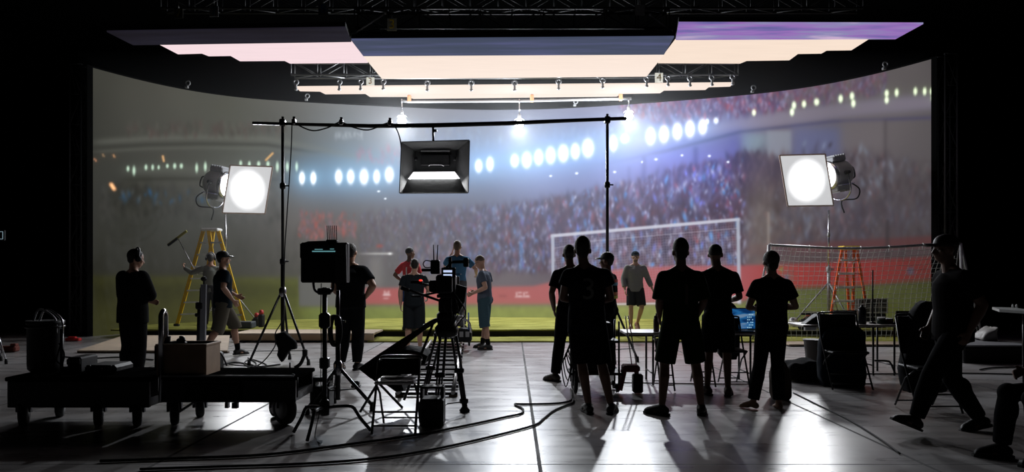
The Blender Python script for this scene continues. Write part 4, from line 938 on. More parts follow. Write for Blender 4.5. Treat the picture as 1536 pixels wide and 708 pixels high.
# --- foreground silhouettes
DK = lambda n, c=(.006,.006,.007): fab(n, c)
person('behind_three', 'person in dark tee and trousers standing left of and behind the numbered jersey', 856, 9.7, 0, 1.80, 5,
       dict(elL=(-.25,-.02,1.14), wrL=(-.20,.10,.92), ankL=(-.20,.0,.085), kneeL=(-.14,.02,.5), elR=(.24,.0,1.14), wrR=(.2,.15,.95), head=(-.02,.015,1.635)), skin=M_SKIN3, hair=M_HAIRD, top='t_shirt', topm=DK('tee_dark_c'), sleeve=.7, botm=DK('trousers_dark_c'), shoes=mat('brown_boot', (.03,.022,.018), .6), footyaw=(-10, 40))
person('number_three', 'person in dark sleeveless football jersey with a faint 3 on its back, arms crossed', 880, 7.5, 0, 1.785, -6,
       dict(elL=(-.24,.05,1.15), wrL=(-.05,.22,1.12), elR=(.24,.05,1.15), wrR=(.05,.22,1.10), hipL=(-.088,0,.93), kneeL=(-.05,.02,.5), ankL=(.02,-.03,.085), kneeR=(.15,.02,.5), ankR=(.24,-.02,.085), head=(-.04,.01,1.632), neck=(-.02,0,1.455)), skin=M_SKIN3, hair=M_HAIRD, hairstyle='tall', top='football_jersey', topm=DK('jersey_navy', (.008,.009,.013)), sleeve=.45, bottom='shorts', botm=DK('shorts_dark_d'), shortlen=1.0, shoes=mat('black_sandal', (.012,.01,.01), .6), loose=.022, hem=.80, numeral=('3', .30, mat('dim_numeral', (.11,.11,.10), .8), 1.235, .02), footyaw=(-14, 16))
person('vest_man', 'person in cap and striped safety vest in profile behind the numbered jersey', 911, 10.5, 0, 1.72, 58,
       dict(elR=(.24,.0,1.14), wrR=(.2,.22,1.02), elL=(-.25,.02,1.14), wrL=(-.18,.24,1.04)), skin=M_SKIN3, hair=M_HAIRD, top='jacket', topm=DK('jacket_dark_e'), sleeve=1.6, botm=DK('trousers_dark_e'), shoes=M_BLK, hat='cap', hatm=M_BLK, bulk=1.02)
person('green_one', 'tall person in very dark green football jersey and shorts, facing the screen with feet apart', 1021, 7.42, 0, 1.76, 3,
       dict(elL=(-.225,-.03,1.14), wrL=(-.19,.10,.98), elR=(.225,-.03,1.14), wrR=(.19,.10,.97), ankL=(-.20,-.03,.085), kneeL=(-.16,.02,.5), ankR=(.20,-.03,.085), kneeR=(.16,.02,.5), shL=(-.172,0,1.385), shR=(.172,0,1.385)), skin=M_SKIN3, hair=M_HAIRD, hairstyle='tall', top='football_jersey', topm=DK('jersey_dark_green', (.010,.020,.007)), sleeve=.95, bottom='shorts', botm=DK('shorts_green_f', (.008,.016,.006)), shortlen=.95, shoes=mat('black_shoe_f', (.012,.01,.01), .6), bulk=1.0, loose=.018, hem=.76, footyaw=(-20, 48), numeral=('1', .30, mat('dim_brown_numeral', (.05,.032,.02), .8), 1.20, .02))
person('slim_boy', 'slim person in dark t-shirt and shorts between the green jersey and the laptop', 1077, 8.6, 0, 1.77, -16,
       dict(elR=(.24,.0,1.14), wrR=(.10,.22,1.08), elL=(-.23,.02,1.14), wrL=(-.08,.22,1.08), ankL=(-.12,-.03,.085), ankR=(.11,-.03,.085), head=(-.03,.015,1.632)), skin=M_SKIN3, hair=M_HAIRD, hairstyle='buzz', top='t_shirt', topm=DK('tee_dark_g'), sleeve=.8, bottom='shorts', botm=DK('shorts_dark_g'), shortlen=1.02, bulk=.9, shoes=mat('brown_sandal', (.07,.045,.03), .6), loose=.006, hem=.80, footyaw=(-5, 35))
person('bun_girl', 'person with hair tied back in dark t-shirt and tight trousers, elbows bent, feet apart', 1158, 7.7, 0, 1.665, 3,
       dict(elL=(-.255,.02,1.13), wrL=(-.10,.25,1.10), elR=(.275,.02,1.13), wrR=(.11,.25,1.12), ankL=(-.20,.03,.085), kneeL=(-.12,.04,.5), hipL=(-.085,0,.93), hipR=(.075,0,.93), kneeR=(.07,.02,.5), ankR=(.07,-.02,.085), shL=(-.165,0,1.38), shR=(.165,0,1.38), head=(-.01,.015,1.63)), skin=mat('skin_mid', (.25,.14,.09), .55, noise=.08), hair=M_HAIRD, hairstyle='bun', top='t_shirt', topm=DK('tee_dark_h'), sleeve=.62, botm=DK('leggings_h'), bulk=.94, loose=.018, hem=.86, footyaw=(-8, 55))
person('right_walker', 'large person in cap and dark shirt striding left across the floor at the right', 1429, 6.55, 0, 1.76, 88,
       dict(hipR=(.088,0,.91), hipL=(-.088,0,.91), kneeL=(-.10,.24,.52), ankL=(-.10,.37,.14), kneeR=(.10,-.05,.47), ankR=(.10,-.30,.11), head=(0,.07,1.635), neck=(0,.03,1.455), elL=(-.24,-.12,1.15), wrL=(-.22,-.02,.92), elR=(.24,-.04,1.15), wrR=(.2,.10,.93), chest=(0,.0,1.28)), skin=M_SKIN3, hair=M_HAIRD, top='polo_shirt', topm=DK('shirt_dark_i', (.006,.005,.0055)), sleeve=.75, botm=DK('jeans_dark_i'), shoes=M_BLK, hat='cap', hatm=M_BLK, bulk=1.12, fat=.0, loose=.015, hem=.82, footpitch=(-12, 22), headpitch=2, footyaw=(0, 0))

# ------------------------------------------------------------------ overhead arm, softbox
def tripod_stand(label, base, hub, r, top, phase=0, name='light_stand', brace=True, pr=.024):
    t = thing(name, label, 'light stand', base)
    MB().tube(base+Vector((0,0,.10)), base+Vector((0,0,hub+.5)), pr*1.35).build('lower_tube', M_BLKM, t)
    MB().tube(base+Vector((0,0,hub+.5)), base+Vector((0,0,top)), pr).build('upper_tube', M_BLKM, t)
    for z_ in (hub+.5, (hub+top)/2+.35):
        if z_ < top-.1: MB().lathe(base+Vector((0,0,z_-.05)), [(pr*1.5,0),(pr*1.9,.02),(pr*1.9,.08),(pr*1.2,.1)], 12).tube(base+Vector((0,0,z_)), base+Vector((pr*4,0,z_)), .012).build('collar', M_BLKM, t)
    MB().lathe(base+Vector((0,0,hub-.06)), [(pr*2,0),(pr*2.4,.03),(pr*2.4,.12),(pr*1.6,.15)], 14).build('hub', M_CHR, t)
    for k in range(3):
        a = phase+k*2*math.pi/3; d = Vector((math.cos(a), math.sin(a), 0))
        l = MB().tube(base+d*.03+Vector((0,0,hub)), base+d*r+Vector((0,0,.05)), .019).build('leg', M_BLKM, t)
        if brace: MB().bar(base+Vector((0,0,.20)), base+d*r*(1-.20/hub)+Vector((0,0,.22)), .022, .012).build('brace', M_BLKM, t)
        MB().lathe(base+d*r+Vector((0,0,0)), [(.028,0),(.03,.02),(.022,.09)], 12).build('rubber_foot', M_RUB, l)
    return t
AY = 11.66
b1 = P(424, HZ, AY); b1.z = 0; zt = CH+(HZ-184)*AY/F
tripod_stand('tall black stand on a wide tripod holding the left part of the overhead arm', b1, 1.12, .52, zt, R(-25))
b2 = P(911, HZ, AY+.05); b2.z = 0; zt2 = CH+(HZ-180)*AY/F
tripod_stand('tall black stand holding the right end of the overhead arm, behind the jersey wearers', b2, 1.12, .52, zt2, R(15))
t = thing('boom_arm', 'long black horizontal tube across both tall stands above the stage', 'boom arm', P(650, 184, AY))
MB().ring_tube([P(379,184.5,AY-.06), P(470,187,AY-.06), P(560,189,AY-.06), P(650,188,AY-.06), P(760,185,AY-.06), P(850,181,AY-.06), P(940,177.5,AY-.06)], [.024,.026,.032,.036,.034,.03,.028], 10).build('tube', M_BLKM, t)
for x, y in ((424,184),(911,180)): MB().box(P(x, y, AY-.06), (.09,.10,.11), bev=.015).tube(P(x, y-9, AY-.06), P(x, y+14, AY-.06), .02).build('grip_head', M_BLKM, t)
for x, y in ((441,183),(512,184),(585,185)):
    MB().box(P(x, y, AY-.06), (.06,.08,.09), bev=.01).tube(P(x, y-8, AY-.06), P(x, y-1, AY-.06), .022).build('clamp', M_CHR, t)
def cable(label, pts, r, m=None, name='cable', n=6, cat='cable', group=None):
    return tag(MB().ring_tube(spline(pts, n), r, 7).build(name, m or M_RUB), label, cat, group)
cable('black cable looped along the left half of the overhead arm', [P(441,182,AY-.12), P(452,190,AY-.1), P(470,196,AY-.1), P(490,192,AY-.1), P(505,185,AY-.12), P(512,183,AY-.12), P(530,191,AY-.1), P(552,195,AY-.1), P(572,188,AY-.12), P(585,184,AY-.12), P(594,192,AY-.12), P(600,208,AY-.12), P(602,222,AY-.1)], .011)
cable('thin black cable hanging from the overhead arm down along the left stand to the floor', [P(438,186,AY-.1), P(437,220,AY-.1), P(434,270,AY-.1), P(430,330,AY-.1), P(427,380,AY-.1), P(426,440,AY-.14), P(424,478,AY-.2), P(413,500,AY-.3), P(412,520,AY-.3), Vector((-3.9,11.3,.02)), Vector((-4.15,11.2,.02)), Vector((-4.4,11.4,.02))], .009)
# softbox
sb = P(652, 250, AY-.1); t = thing('softbox', 'black fabric softbox hanging from the overhead arm, its inner sheet glowing white', 'softbox', sb)
yf, yb = AY-.45, AY+.15
fo = [P(602.5,213.5,yf), P(704,210.5,yf), P(702,289,yf), P(599.5,289.5,yf)]
bo = [P(624,227,yb), P(684,226,yb), P(682,262,yb), P(622,263,yb)]
M_SBX = mat('softbox_fabric', (.035,.037,.038), .8, noise=.3, scale=14, bump=.3)
def panel(a, b, c, d, th):
    n = ((b-a).cross(d-a)).normalized()*th; return MB().prism([a, b, c, d], n)
for i, nm in enumerate(('top_panel','side_panel','bottom_panel','side_panel')):
    j = (i+1) % 4; panel(fo[i], fo[j], bo[j], bo[i], .012).build(nm, M_SBX, t)
panel(bo[0], bo[1], bo[2], bo[3], .012).build('back_panel', M_SBX, t)
MB().prism([fo[3]+Vector((.03,.01,0)), fo[2]+Vector((-.03,.01,0)), P(690,268,yf+.12), P(612,268.5,yf+.12)], (0,.012,0)).build('front_flap', M_SBX, t)
MB().prism([P(612,268.5,yf+.14), P(690,268,yf+.14), P(682,257.5,yb-.12), P(620,258,yb-.12)], (0,0,-.01)).build('lit_sheet', mat('lit_softbox_sheet', (.8,.8,.8), emit=(1,.97,1), es=SOFT_W/14), t)
MB().box(P(653,241,yb-.1), (.46,.14,.17), bev=.01).box(P(653,228,yb-.1), (.50,.05,.02)).build('light_unit', M_BLK, t)
MB().box(P(653,226.5,yb-.18), (.46,.02,.022)).build('reflector_edge', mat('silver_lining', (.45,.45,.45), .4, .6), t)
MB().ring_tube([P(643,249,yb-.2), P(645,247,yb-.2), P(662,247,yb-.2), P(666,249,yb-.2)], .008, 6).build('handle', M_CHR, t)
for x in (624, 682): MB().box(P(x, 238, yb-.14), (.05,.05,.06), bev=.01).build('bracket', M_BLKM, t)
MB().tube(P(649.5,190,AY-.06), P(650,216,AY-.06), .018).box(P(652,196,AY-.06), (.07,.05,.04), bev=.01).build('drop_rod', M_BLKM, t)
ld = bpy.data.lights.new('softbox_light', 'AREA'); ld.energy = 60; ld.size = .7; ld.size_y = .4; ld.shape = 'RECTANGLE'
lo = bpy.data.objects.new('softbox_light', ld); COL.objects.link(lo); lo.parent = t; lo.location = (0, -.05, -.25); lo.rotation_euler = (R(-20), 0, 0)

# ------------------------------------------------------------------ ladders
# the yellow one stands side-on: its left pair of rails are the rear legs, the right pair the steps
LYd = 17.15
def xw(px, Y=LYd): return (px-768)*Y/F
def yellow_ladder():
    Y0 = LYd-.12; Y1 = LYd+.42; z0 = PZ+.014; t = thing('step_ladder', 'tall yellow fibreglass step ladder standing at the left behind two people', 'ladder', (xw(318), LYd, z0))
    foot = lambda px, Y: Vector((xw(px, Y), Y, z0)); top = lambda px, Y: Vector((xw(px, Y), Y, CH+(HZ-346)*Y/F))
    A0, A1 = foot(334, Y0), foot(368, Y0+.1)           # climbing side, near and far rail
    TA0, TA1 = top(313, Y0+.1), top(327, Y0+.2)
    B0, B1 = foot(265, Y1-.2), foot(300, Y1+.1)
    TB0, TB1 = top(305, Y1-.3), top(320, Y1-.2)
    for a, b in ((A0,TA0),(A1,TA1),(B0,TB0),(B1,TB1)):
        o = MB().bar(a, b, .085, .032, up=(0,1,0)).build('rail', M_YEL, t); MB().box(a+Vector((0,0,.03)), (.12,.08,.06), bev=.01).build('foot', M_RUB, o)
    for i in range(1, 8):
        s = i/8.0; MB().bar(A0.lerp(TA0, s), A1.lerp(TA1, s), .11, .035).build('step', M_ALU, t); MB().bar(B0.lerp(TB0, s), B1.lerp(TB1, s), .09, .03).build('step', M_ALU, t)
    c = (TA0+TA1+TB0+TB1)/4; MB().box(c+Vector((.02,0,.02)), (.40,.3,.07), bev=.02).build('top_cap', M_WHT, t)
    MB().bar(A0.lerp(TA0, .55), B0.lerp(TB0, .55), .02, .01).build('spreader', M_ALU, t)
yellow_ladder()
def orange_ladder():
    Y0 = 16.5; Y1 = 17.2; z0 = PZ+.014; t = thing('step_ladder', 'orange fibreglass step ladder with yellow top, standing at the right behind the goal net', 'ladder', (xw(1272,Y0), 16.8, z0))
    foot = lambda px, Y: Vector((xw(px, Y), Y, z0)); top = lambda px, Y: Vector((xw(px, Y), Y, CH+(HZ-374)*Y/F))
    A0, A1 = foot(1243, Y0), foot(1279, Y0); TA0, TA1 = top(1263, Y0+.2), top(1281, Y0+.2)
    B0, B1 = foot(1275, Y1), foot(1305, Y1); TB0, TB1 = top(1268, Y1-.5), top(1285, Y1-.5)
    for a, b in ((A0,TA0),(A1,TA1),(B0,TB0),(B1,TB1)):
        o = MB().bar(a, b, .055, .03, up=(0,1,0)).build('rail', M_ORG, t); MB().box(a+Vector((0,0,.02)), (.09,.07,.04), bev=.01).build('foot', M_RUB, o)
    for i in range(1, 6):
        s = i/5.8; MB().bar(A0.lerp(TA0, s), A1.lerp(TA1, s), .09, .045).build('step', M_WHT, t); MB().bar(B0.lerp(TB0, s), B1.lerp(TB1, s), .03, .02).build('rear_rung', M_ALU, t)
    c = (TA0+TA1+TB0+TB1)/4; MB().box(c+Vector((0,0,.03)), (.42,.32,.09), bev=.02).build('top_cap', M_YCAP, t)
    s = .14; MB().bar(A0.lerp(TA0, .06), A0.lerp(TA0, .17).lerp(A1.lerp(TA1, .17), .35), .05, .012, up=(0,1,0)).bar(A1.lerp(TA1, .06), A1.lerp(TA1, .17).lerp(A0.lerp(TA0, .17), .35), .05, .012, up=(0,1,0)).build('corner_brace', mat('orange_yellow_brace', (.8,.35,.03), .5), t)
orange_ladder()

# ------------------------------------------------------------------ goal with net
def goal():
    t = thing('practice_goal', 'small football goal with white net standing at the right end of the stage', 'goal', (7.2, 15.1, 0.03))
    GY0 = 14.92; z0 = .005
    cb = spline([P(1153,367.5,GY0), P(1200,370,GY0), P(1260,372.5,GY0), P(1330,371,GY0), P(1400,366.5,GY0), P(1441,365,GY0)], 6)
    MB().ring_tube(cb, .028, 10).build('crossbar', M_STEEL, t)
    a = cb[0]; b = cb[-1]
    MB().tube(Vector((a.x, GY0, z0)), a, .03).build('post', M_WHT, t)
    MB().tube(Vector((b.x+.05, GY0, z0)), b, .03).build('post', M_WHT, t)
    MB().tube(b, Vector((b.x+.72, GY0+.4, z0)), .024).build('side_stay', M_STEEL, t)
    MB().tube(a, Vector((a.x-.1, GY0+.7, z0)), .018).build('side_stay', M_STEEL, t)
    # net: hangs from the crossbar back to the ground
    M_NET = mat('net_cord', (.5,.5,.48), .8); nb = MB(); nu, nv = 38, 20
    BY = GY0+.68
    def N_(u, v):
        k = u*(len(cb)-1); i = min(int(k), len(cb)-2); p = cb[i].lerp(cb[i+1], k-i)
        g = Vector((a.x-.05+(b.x-a.x+.30)*u, BY+.05*math.sin(u*9), z0+.015))
        w = p.lerp(g, v); w.y += .15*math.sin(v*math.pi); w.x += .02*math.sin(v*11+u*17); w.z += .012*math.sin(u*23)*v*(1-v)*4
        return w
    for i in range(nu+1): nb.ring_tube([N_(i/nu, j/12) for j in range(13)], .0042, 4, caps=False)
    for j in range(1, nv+1): nb.ring_tube([N_(i/30, j/nv) for i in range(31)], .0042, 4, caps=False)
    net = nb.build('net', M_NET, t)
    sn = MB(); S0, S1, S2 = b, Vector((b.x+.05, GY0, z0)), Vector((b.x+.70, GY0+.4, z0))
    for i in range(1, 7):
        s = i/7; sn.ring_tube([b.lerp(S1, s), b.lerp(S2, s)], .0045, 4, caps=False)
    for i in range(1, 6):
        s = i/6; e = S1.lerp(S2, s); sn.ring_tube([b.lerp(e, .15), e], .0045, 4, caps=False)
    sn.build('side_net', M_NET, t)
    for u in (.02,.25,.36,.49,.61,.75,.9):
        k = u*(len(cb)-1); i = min(int(k), len(cb)-2); p = cb[i].lerp(cb[i+1], k-i)
        MB().torus(p, .036, .007, (1,0,0), 12, 5).tube(p+Vector((0,0,-.03)), p+Vector((0,.01,-.09)), .008, n=6).build('net_clip', M_WHT, t)
goal()
# football: white with dark panels
def ball():
    m = bpy.data.materials.new('football_panels'); m.use_nodes = True; N = m.node_tree.nodes; L = m.node_tree.links; b = N['Principled BSDF']
    tc = N.new('ShaderNodeTexCoord'); v = N.new('ShaderNodeTexVoronoi'); v.inputs['Scale'].default_value = 8.5; L.new(tc.outputs['Object'], v.inputs['Vector'])
    c = N.new('ShaderNodeMath'); c.operation = 'LESS_THAN'; c.inputs[1].default_value = .36; L.new(v.outputs['Distance'], c.inputs[0])
    mx = N.new('ShaderNodeMix'); mx.data_type = 'RGBA'; mx.inputs[6].default_value = (.6,.58,.58,1); mx.inputs[7].default_value = (.06,.05,.06,1); L.new(c.outputs[0], mx.inputs[0]); L.new(mx.outputs[2], b.inputs['Base Color'])
    b.inputs['Roughness'].default_value = .4
    p = P(1190, HZ, 17.2); p.z = PZ+.125
    tag(MB().ell(p, (.112,)*3, None, 24, 16).build('football', m), 'white football with dark patches lying on the turf', 'ball')
ball()

# squeegee held by the person at the yellow ladder
t = thing('squeegee', 'long-handled squeegee with a yellow and black blade held up at the video wall', 'squeegee', P(290,398,16.95))
MB().ring_tube([P(297,414,16.98), P(283,388,16.98), P(267,357,17.05)], [.013,.013,.011], 8).build('handle', M_ALU, t)
MB().bar(P(252,367.5,17.05), P(280,346.5,17.05), .05, .035, up=(0,1,0)).build('blade', mat('squeegee_yellow', (.28,.27,.05), .6), t)
MB().bar(P(252,368.5,17.02), P(266,358,17.02), .045, .03, up=(0,1,0)).build('blade_clip', M_BLK, t)

# ------------------------------------------------------------------ camera dolly and track
t = thing('dolly_track', 'two aluminium rails on sleepers running from the camera tripod to the stage edge', 'track', (-1.15, 11.6, 0))
def trk(s, side): return Vector((-0.98-.34*s+side*.31, 8.3+6.5*s, .075))
for sd in (-1, 1): MB().tube(trk(0, sd), trk(1, sd), .024).build('rail', M_ALU, t)
for i in range(12):
    s = (i+.4)/12; a = trk(s, -1); b = trk(s, 1); a.z = b.z = .035; MB().bar(a+(a-b)*.08, b+(b-a)*.08, .07, .035).build('sleeper', M_BLKM, t)
    for sd in (-1, 1):
        c = trk(s, sd); MB().box(c+Vector((0,0,-.065)), (.10,.10,.02), bev=.004).build('wedge', M_WOOD, t) if i % 3 == 0 else None
dc = Vector((-1.17, 14.5, .09)); t = thing('camera_dolly', 'small wheeled camera dolly on the rails with a flat black deck', 'dolly', dc)
MB().box(dc+Vector((0,0,.185)), (.66,1.05,.05), bev=.012).box(dc+Vector((0,0,.12)), (.5,.9,.08), bev=.01).build('deck', M_BLK, t)
for sx in (-1, 1):
    for sy in (-1, 1):
        w = MB().lathe(dc+Vector((sx*.31-.02,sy*.42,.075)), [(.02,0),(.062,.004),(.055,.02),(.062,.036),(.02,.04)], 18, (1,0,0)).build('wheel', M_RUB, t)
        MB().box(dc+Vector((sx*.31,sy*.42,.15)), (.06,.08,.03), bev=.008).build('wheel_bracket', M_STEEL, w)
MB().tube(dc+Vector((.24,-.46,.2)), dc+Vector((.24,-.50,.95)), .02).tube(dc+Vector((.10,-.50,.95)), dc+Vector((.38,-.50,.95)), .016).build('push_bar', M_CHR, t)
bx = Vector((-.93, 13.66, .09)); t = thing('power_unit', 'silver and black control box with pipes, on the rails in front of the dolly', 'equipment box', bx)
MB().box(bx+Vector((0,0,.2)), (.36,.34,.24), bev=.02).build('box', M_BLK, t)
MB().box(bx+Vector((-.10,-.02,.46)), (.26,.26,.20), bev=.03).build('upper_unit', mat('dull_grey_metal', (.12,.12,.12), .5, .4), t)
MB().ring_tube(spline([bx+Vector((-.15,-.18,.35)), bx+Vector((.0,-.22,.5)), bx+Vector((.14,-.2,.44)), bx+Vector((.17,-.18,.25))], 6), .02, 8).build('pipe', M_CHR, t)
MB().tube(bx+Vector((.13,-.18,.3)), bx+Vector((.13,-.16,.62)), .014).build('blue_rod', mat('blue_rod', (.1,.2,.5), .5), t)
for sx in (-1, 1): MB().lathe(bx+Vector((sx*.14-.02,-.14,.06)), [(.02,0),(.055,.004),(.055,.036),(.02,.04)], 16, (1,0,0)).build('wheel', M_RUB, t)
for k in range(3): MB().box(bx+Vector((-.11+k*.11,-.175,.22)), (.07,.01,.10), bev=.003).build('socket_plate', M_STEEL, t)

# ------------------------------------------------------------------ cinema camera on its tripod
CY = 7.35; cb_ = P(670, HZ, CY); cb_.z = 0
t = thing('camera_tripod', 'heavy black camera tripod with doubled legs in the middle foreground', 'tripod', cb_)
hubz = CH-(492-HZ)*CY/F
MB().lathe(cb_+Vector((0,0,hubz-.10)), [(.06,0),(.11,.03),(.12,.10),(.09,.14),(.10,.17)], 20).build('bowl', M_BLKM, t)
for (fx, fy, kx) in ((697,7.55,1),(655,7.0,0),(634,7.9,-1)):
    f = P(fx, HZ, fy); f.z = .06; a = cb_+Vector(((fx-668)*.0022, (fy-CY)*.12, hubz-.03))
    l = MB(); sd = (f-a).cross(Vector((0,0,1))).normalized()*.028
    mid = a.lerp(f, .52)
    for s_ in (-1, 1): l.tube(a+sd*s_, mid+sd*s_*1.1, .014).tube(mid+sd*s_*.9, f+sd*s_*.8, .010)
    l.tube(a.lerp(f,.5), f, .012).box(mid, (.10,.06,.05), bev=.01).box(a.lerp(f,.93), (.09,.05,.05), bev=.01)
    lo_ = l.build('leg', M_BLKM, t); MB().lathe(f+Vector((0,0,-.06)), [(.05,0),(.055,.02),(.03,.05),(.02,.09)], 14).build('rubber_foot', M_RUB, lo_)
sp = MB()
for (fx, fy) in ((697,7.55),(655,7.0),(634,7.9)):
    f = P(fx, HZ, fy); f.z = .10; sp.bar(cb_+Vector((0,0,.12)), cb_.lerp(f, .9)+Vector((0,0,.02)), .02, .012)
sp.build('spreader', M_BLKM, t)
h0 = cb_+Vector((0,0,hubz+.07))
t = thing('cinema_camera', 'black cinema camera rig with small lit screen, two antennas and a pan handle', 'camera', h0)
MB().lathe(h0, [(.09,0),(.10,.03),(.10,.07),(.07,.10)], 20).box(h0+Vector((0,0,.16)), (.15,.19,.15), bev=.02).box(h0+Vector((.09,0,.15)), (.06,.14,.12), bev=.02).build('fluid_head', M_BLK, t)
MB().box(h0+Vector((0,.02,.255)), (.16,.42,.035), bev=.006).build('base_plate', M_BLKM, t)
bc = h0+Vector((.0,.0,.37))
MB().box(bc, (.19,.30,.19), bev=.02).box(bc+Vector((0,-.22,.0)), (.15,.14,.17), bev=.015).box(bc+Vector((-.13,.02,-.02)), (.08,.2,.12), bev=.015).build('body', M_BLK, t)
MB().lathe(bc+Vector((0,.15,.0)), [(.05,0),(.055,.04),(.06,.12),(.065,.18),(.07,.24)], 20, (0,1,0)).build('lens', M_BLKM, t)
m_ = MB(); 
for d_ in (0,.05): m_.box(bc+Vector((0,.40+d_,.0)), (.19,.035,.15), bev=.006)
m_.box(bc+Vector((0,.46,.10)), (.22,.14,.008)).build('matte_box', M_BLK, t)
MB().ring_tube([bc+Vector((-.01,-.12,.10)), bc+Vector((-.01,-.12,.16)), bc+Vector((-.01,.12,.16)), bc+Vector((-.01,.12,.10))], .014, 8).build('top_handle', M_BLKM, t)
MB().tube(bc+Vector((.0,-.06,.165)), bc+Vector((.06,-.06,.22)), .012).bar(bc+Vector((.06,-.06,.22)), bc+Vector((.23,-.04,.225)), .04, .03).box(bc+Vector((.20,-.06,.215)), (.05,.13,.09), bev=.01).box(bc+Vector((.04,-.06,.21)), (.03,.05,.12), bev=.008).build('eyepiece_arm', M_BLK, t)
sc_ = MB().box(bc+Vector((.035,-.18,.115)), (.14,.03,.10), bev=.008).build('monitor', M_BLK, t)
M_LCD = mat('lit_camera_screen', (.1,.1,.1), emit=lin((190,205,240)), es=1.0)
MB().box(bc+Vector((.028,-.197,.128)), (.085,.004,.022)).box(bc+Vector((.028,-.197,.09)), (.085,.004,.020)).build('lit_screen', M_LCD, sc_)
MB().box(bc+Vector((-.105,-.08,.17)), (.09,.09,.14), bev=.01).build('video_transmitter', M_BLK, t)
for dx in (-.12,-.088): MB().tube(bc+Vector((dx,-.08,.24)), bc+Vector((dx-.004+.012*(dx>-.1),-.08,.39)), .006, .005, 8).build('antenna', M_BLK, t)
MB().ring_tube(spline([bc+Vector((-.14,-.08,.225)), bc+Vector((-.2,-.08,.235)), bc+Vector((-.225,-.08,.20)), bc+Vector((-.2,-.08,.165)), bc+Vector((-.14,-.08,.17))], 4), .006, 6).box(bc+Vector((-.19,-.08,.14)), (.10,.06,.03), bev=.006).build('side_handle', M_BLKM, t)
MB().tube(h0+Vector((-.05,-.05,.2)), P(601,431,CY-.25), .013).build('pan_handle', M_BLKM, t)
MB().tube(P(601,431,CY-.25), P(613,436,CY-.22), .02).build('handle_grip', M_RUB, t)
MB().bar(bc+Vector((.1,0,-.05)), bc+Vector((-.30,-.02,-.12)), .03, .02).box(bc+Vector((-.30,-.02,-.12)), (.10,.03,.02), bev=.004).build('rod_arm', M_BLKM, t)
tl = MB().box(P(625,423,CY-.1), (.12,.05,.03), bev=.006).tube(P(625,424,CY-.1), bc+Vector((-.12,0,-.02)), .010).build('remote_box', M_BLK, t)
MB().ell(P(631,420.5,CY-.14), (.018,.008,.010)).build('red_light', mat('lit_red_led', (.3,.01,.01), emit=(1,.05,.03), es=1.2), tl)
M_CAPE = mat('camera_cover_cloth', (.009,.009,.010), .9)
MB().prism([P(676,424,CY), P(700,431,CY), P(697,452,CY), P(688,471,CY), P(674,468,CY)], (0,.10,0)).build('side_cover', M_CAPE, t)
for k in range(4):
    a = bc+Vector((.06,-.15,-.05)); b = P(672+6*k, 470+4*k, CY-.1)
    MB().ring_tube(spline([a, a.lerp(b,.5)+Vector((.05*(k-1),-.06,-.05)), b, b+Vector((-.03*k,.02,-.12))], 5), .006, 6).build('cable', M_RUB, t)

# ------------------------------------------------------------------ monitor on stand
MY = 6.6; mb0 = P(487, HZ, MY); mb0.z = 0
t = thing('monitor_stand', 'black pole stand with three bent tube feet holding the boxy monitor', 'monitor stand', mb0)
MB().tube(mb0+Vector((0,0,.16)), mb0+Vector((0,0,1.30)), .022).build('pole', M_BLKM, t)
MB().lathe(mb0+Vector((0,0,.15)), [(.04,0),(.045,.02),(.045,.12),(.03,.14)], 14).build('base_collar', M_BLKM, t)
MB().box(mb0+Vector((0,0,.62)), (.08,.08,.10), bev=.01).build('collar', M_BLKM, t)
MB().box(mb0+Vector((-.0,-.0,1.0)), (.10,.07,.14), bev=.02).build('collar', M_BLKM, t)
for (dx, dy) in ((-.25,-.10),(.42,-.02),(-.04,-.42)):
    d = Vector((dx, dy, 0)); MB().ring_tube(spline([mb0+Vector((0,0,.22)), mb0+d*.45+Vector((0,0,.235)), mb0+d*.62+Vector((0,0,.22)), mb0+d*.75+Vector((0,0,.14)), mb0+d+Vector((0,0,.015))], 6), .0155, 8).build('foot', M_BLKM, t)
t = thing('field_monitor', 'boxy black monitor with side hood and row of antennas on the pole stand', 'monitor', P(486, 425, MY))
z1 = P(486,424,MY).z; z2 = P(486,364,MY).z
MB().box(Vector((P(488,0,MY).x, MY, (z1+z2)/2)), (.42,.10,z2-z1), bev=.012).build('housing', M_BLK, t)
MB().prism([P(450,366,MY-.06), P(455,366,MY-.06), P(457,424,MY-.06), P(455,424,MY-.06), P(454,392,MY-.06), P(450,386,MY-.06)], (0,.22,0)).build('side_hood', M_BLK, t)
MB().prism([P(449,366,MY-.08), P(462,362,MY-.08), P(488,361,MY-.08), P(492,366,MY-.08)], (0,.26,0)).build('top_hood', M_BLK, t)
MB().prism([P(503,363,MY-.08), P(519,366,MY-.08), P(520,424,MY-.08), P(503,424,MY-.08)], (0,.10,0)).build('battery', mat('dark_battery', (.02,.018,.018), .6), t)
MB().box(P(498,363,MY), (.10,.06,.04), bev=.008).build('receiver', M_BLK, t)
for k in range(6): MB().tube(P(491.5+2.7*k,361,MY), P(490.5+2.8*k,338.5,MY), .0042, .0036, 7).build('antenna', M_BLK, t)
M_TEAL = mat('lit_status_strip', (.05,.05,.05), emit=lin((90,140,145)), es=1.0)
MB().box(P(486,377,MY-.062), (.21,.006,.010)).box(P(478,374,MY-.062), (.07,.006,.006)).box(P(498,373.5,MY-.062), (.035,.006,.006)).build('status_strip', M_TEAL, t)
MB().ring_tube(spline([P(470,424,MY), P(473,436,MY), P(485,440,MY), P(498,436,MY), P(500,424,MY)], 5), .012, 8).box(P(487,437,MY), (.12,.06,.06), bev=.01).build('mount', M_BLKM, t)
cable('thin black cable hanging from the boxy monitor down its stand', [P(482,425,MY-.05), P(481,470,MY-.05), P(482,520,MY-.05), P(481,570,MY-.05), P(483,600,MY-.06), Vector((-1.72,6.4,.012)), Vector((-1.6,6.1,.012))], .004)
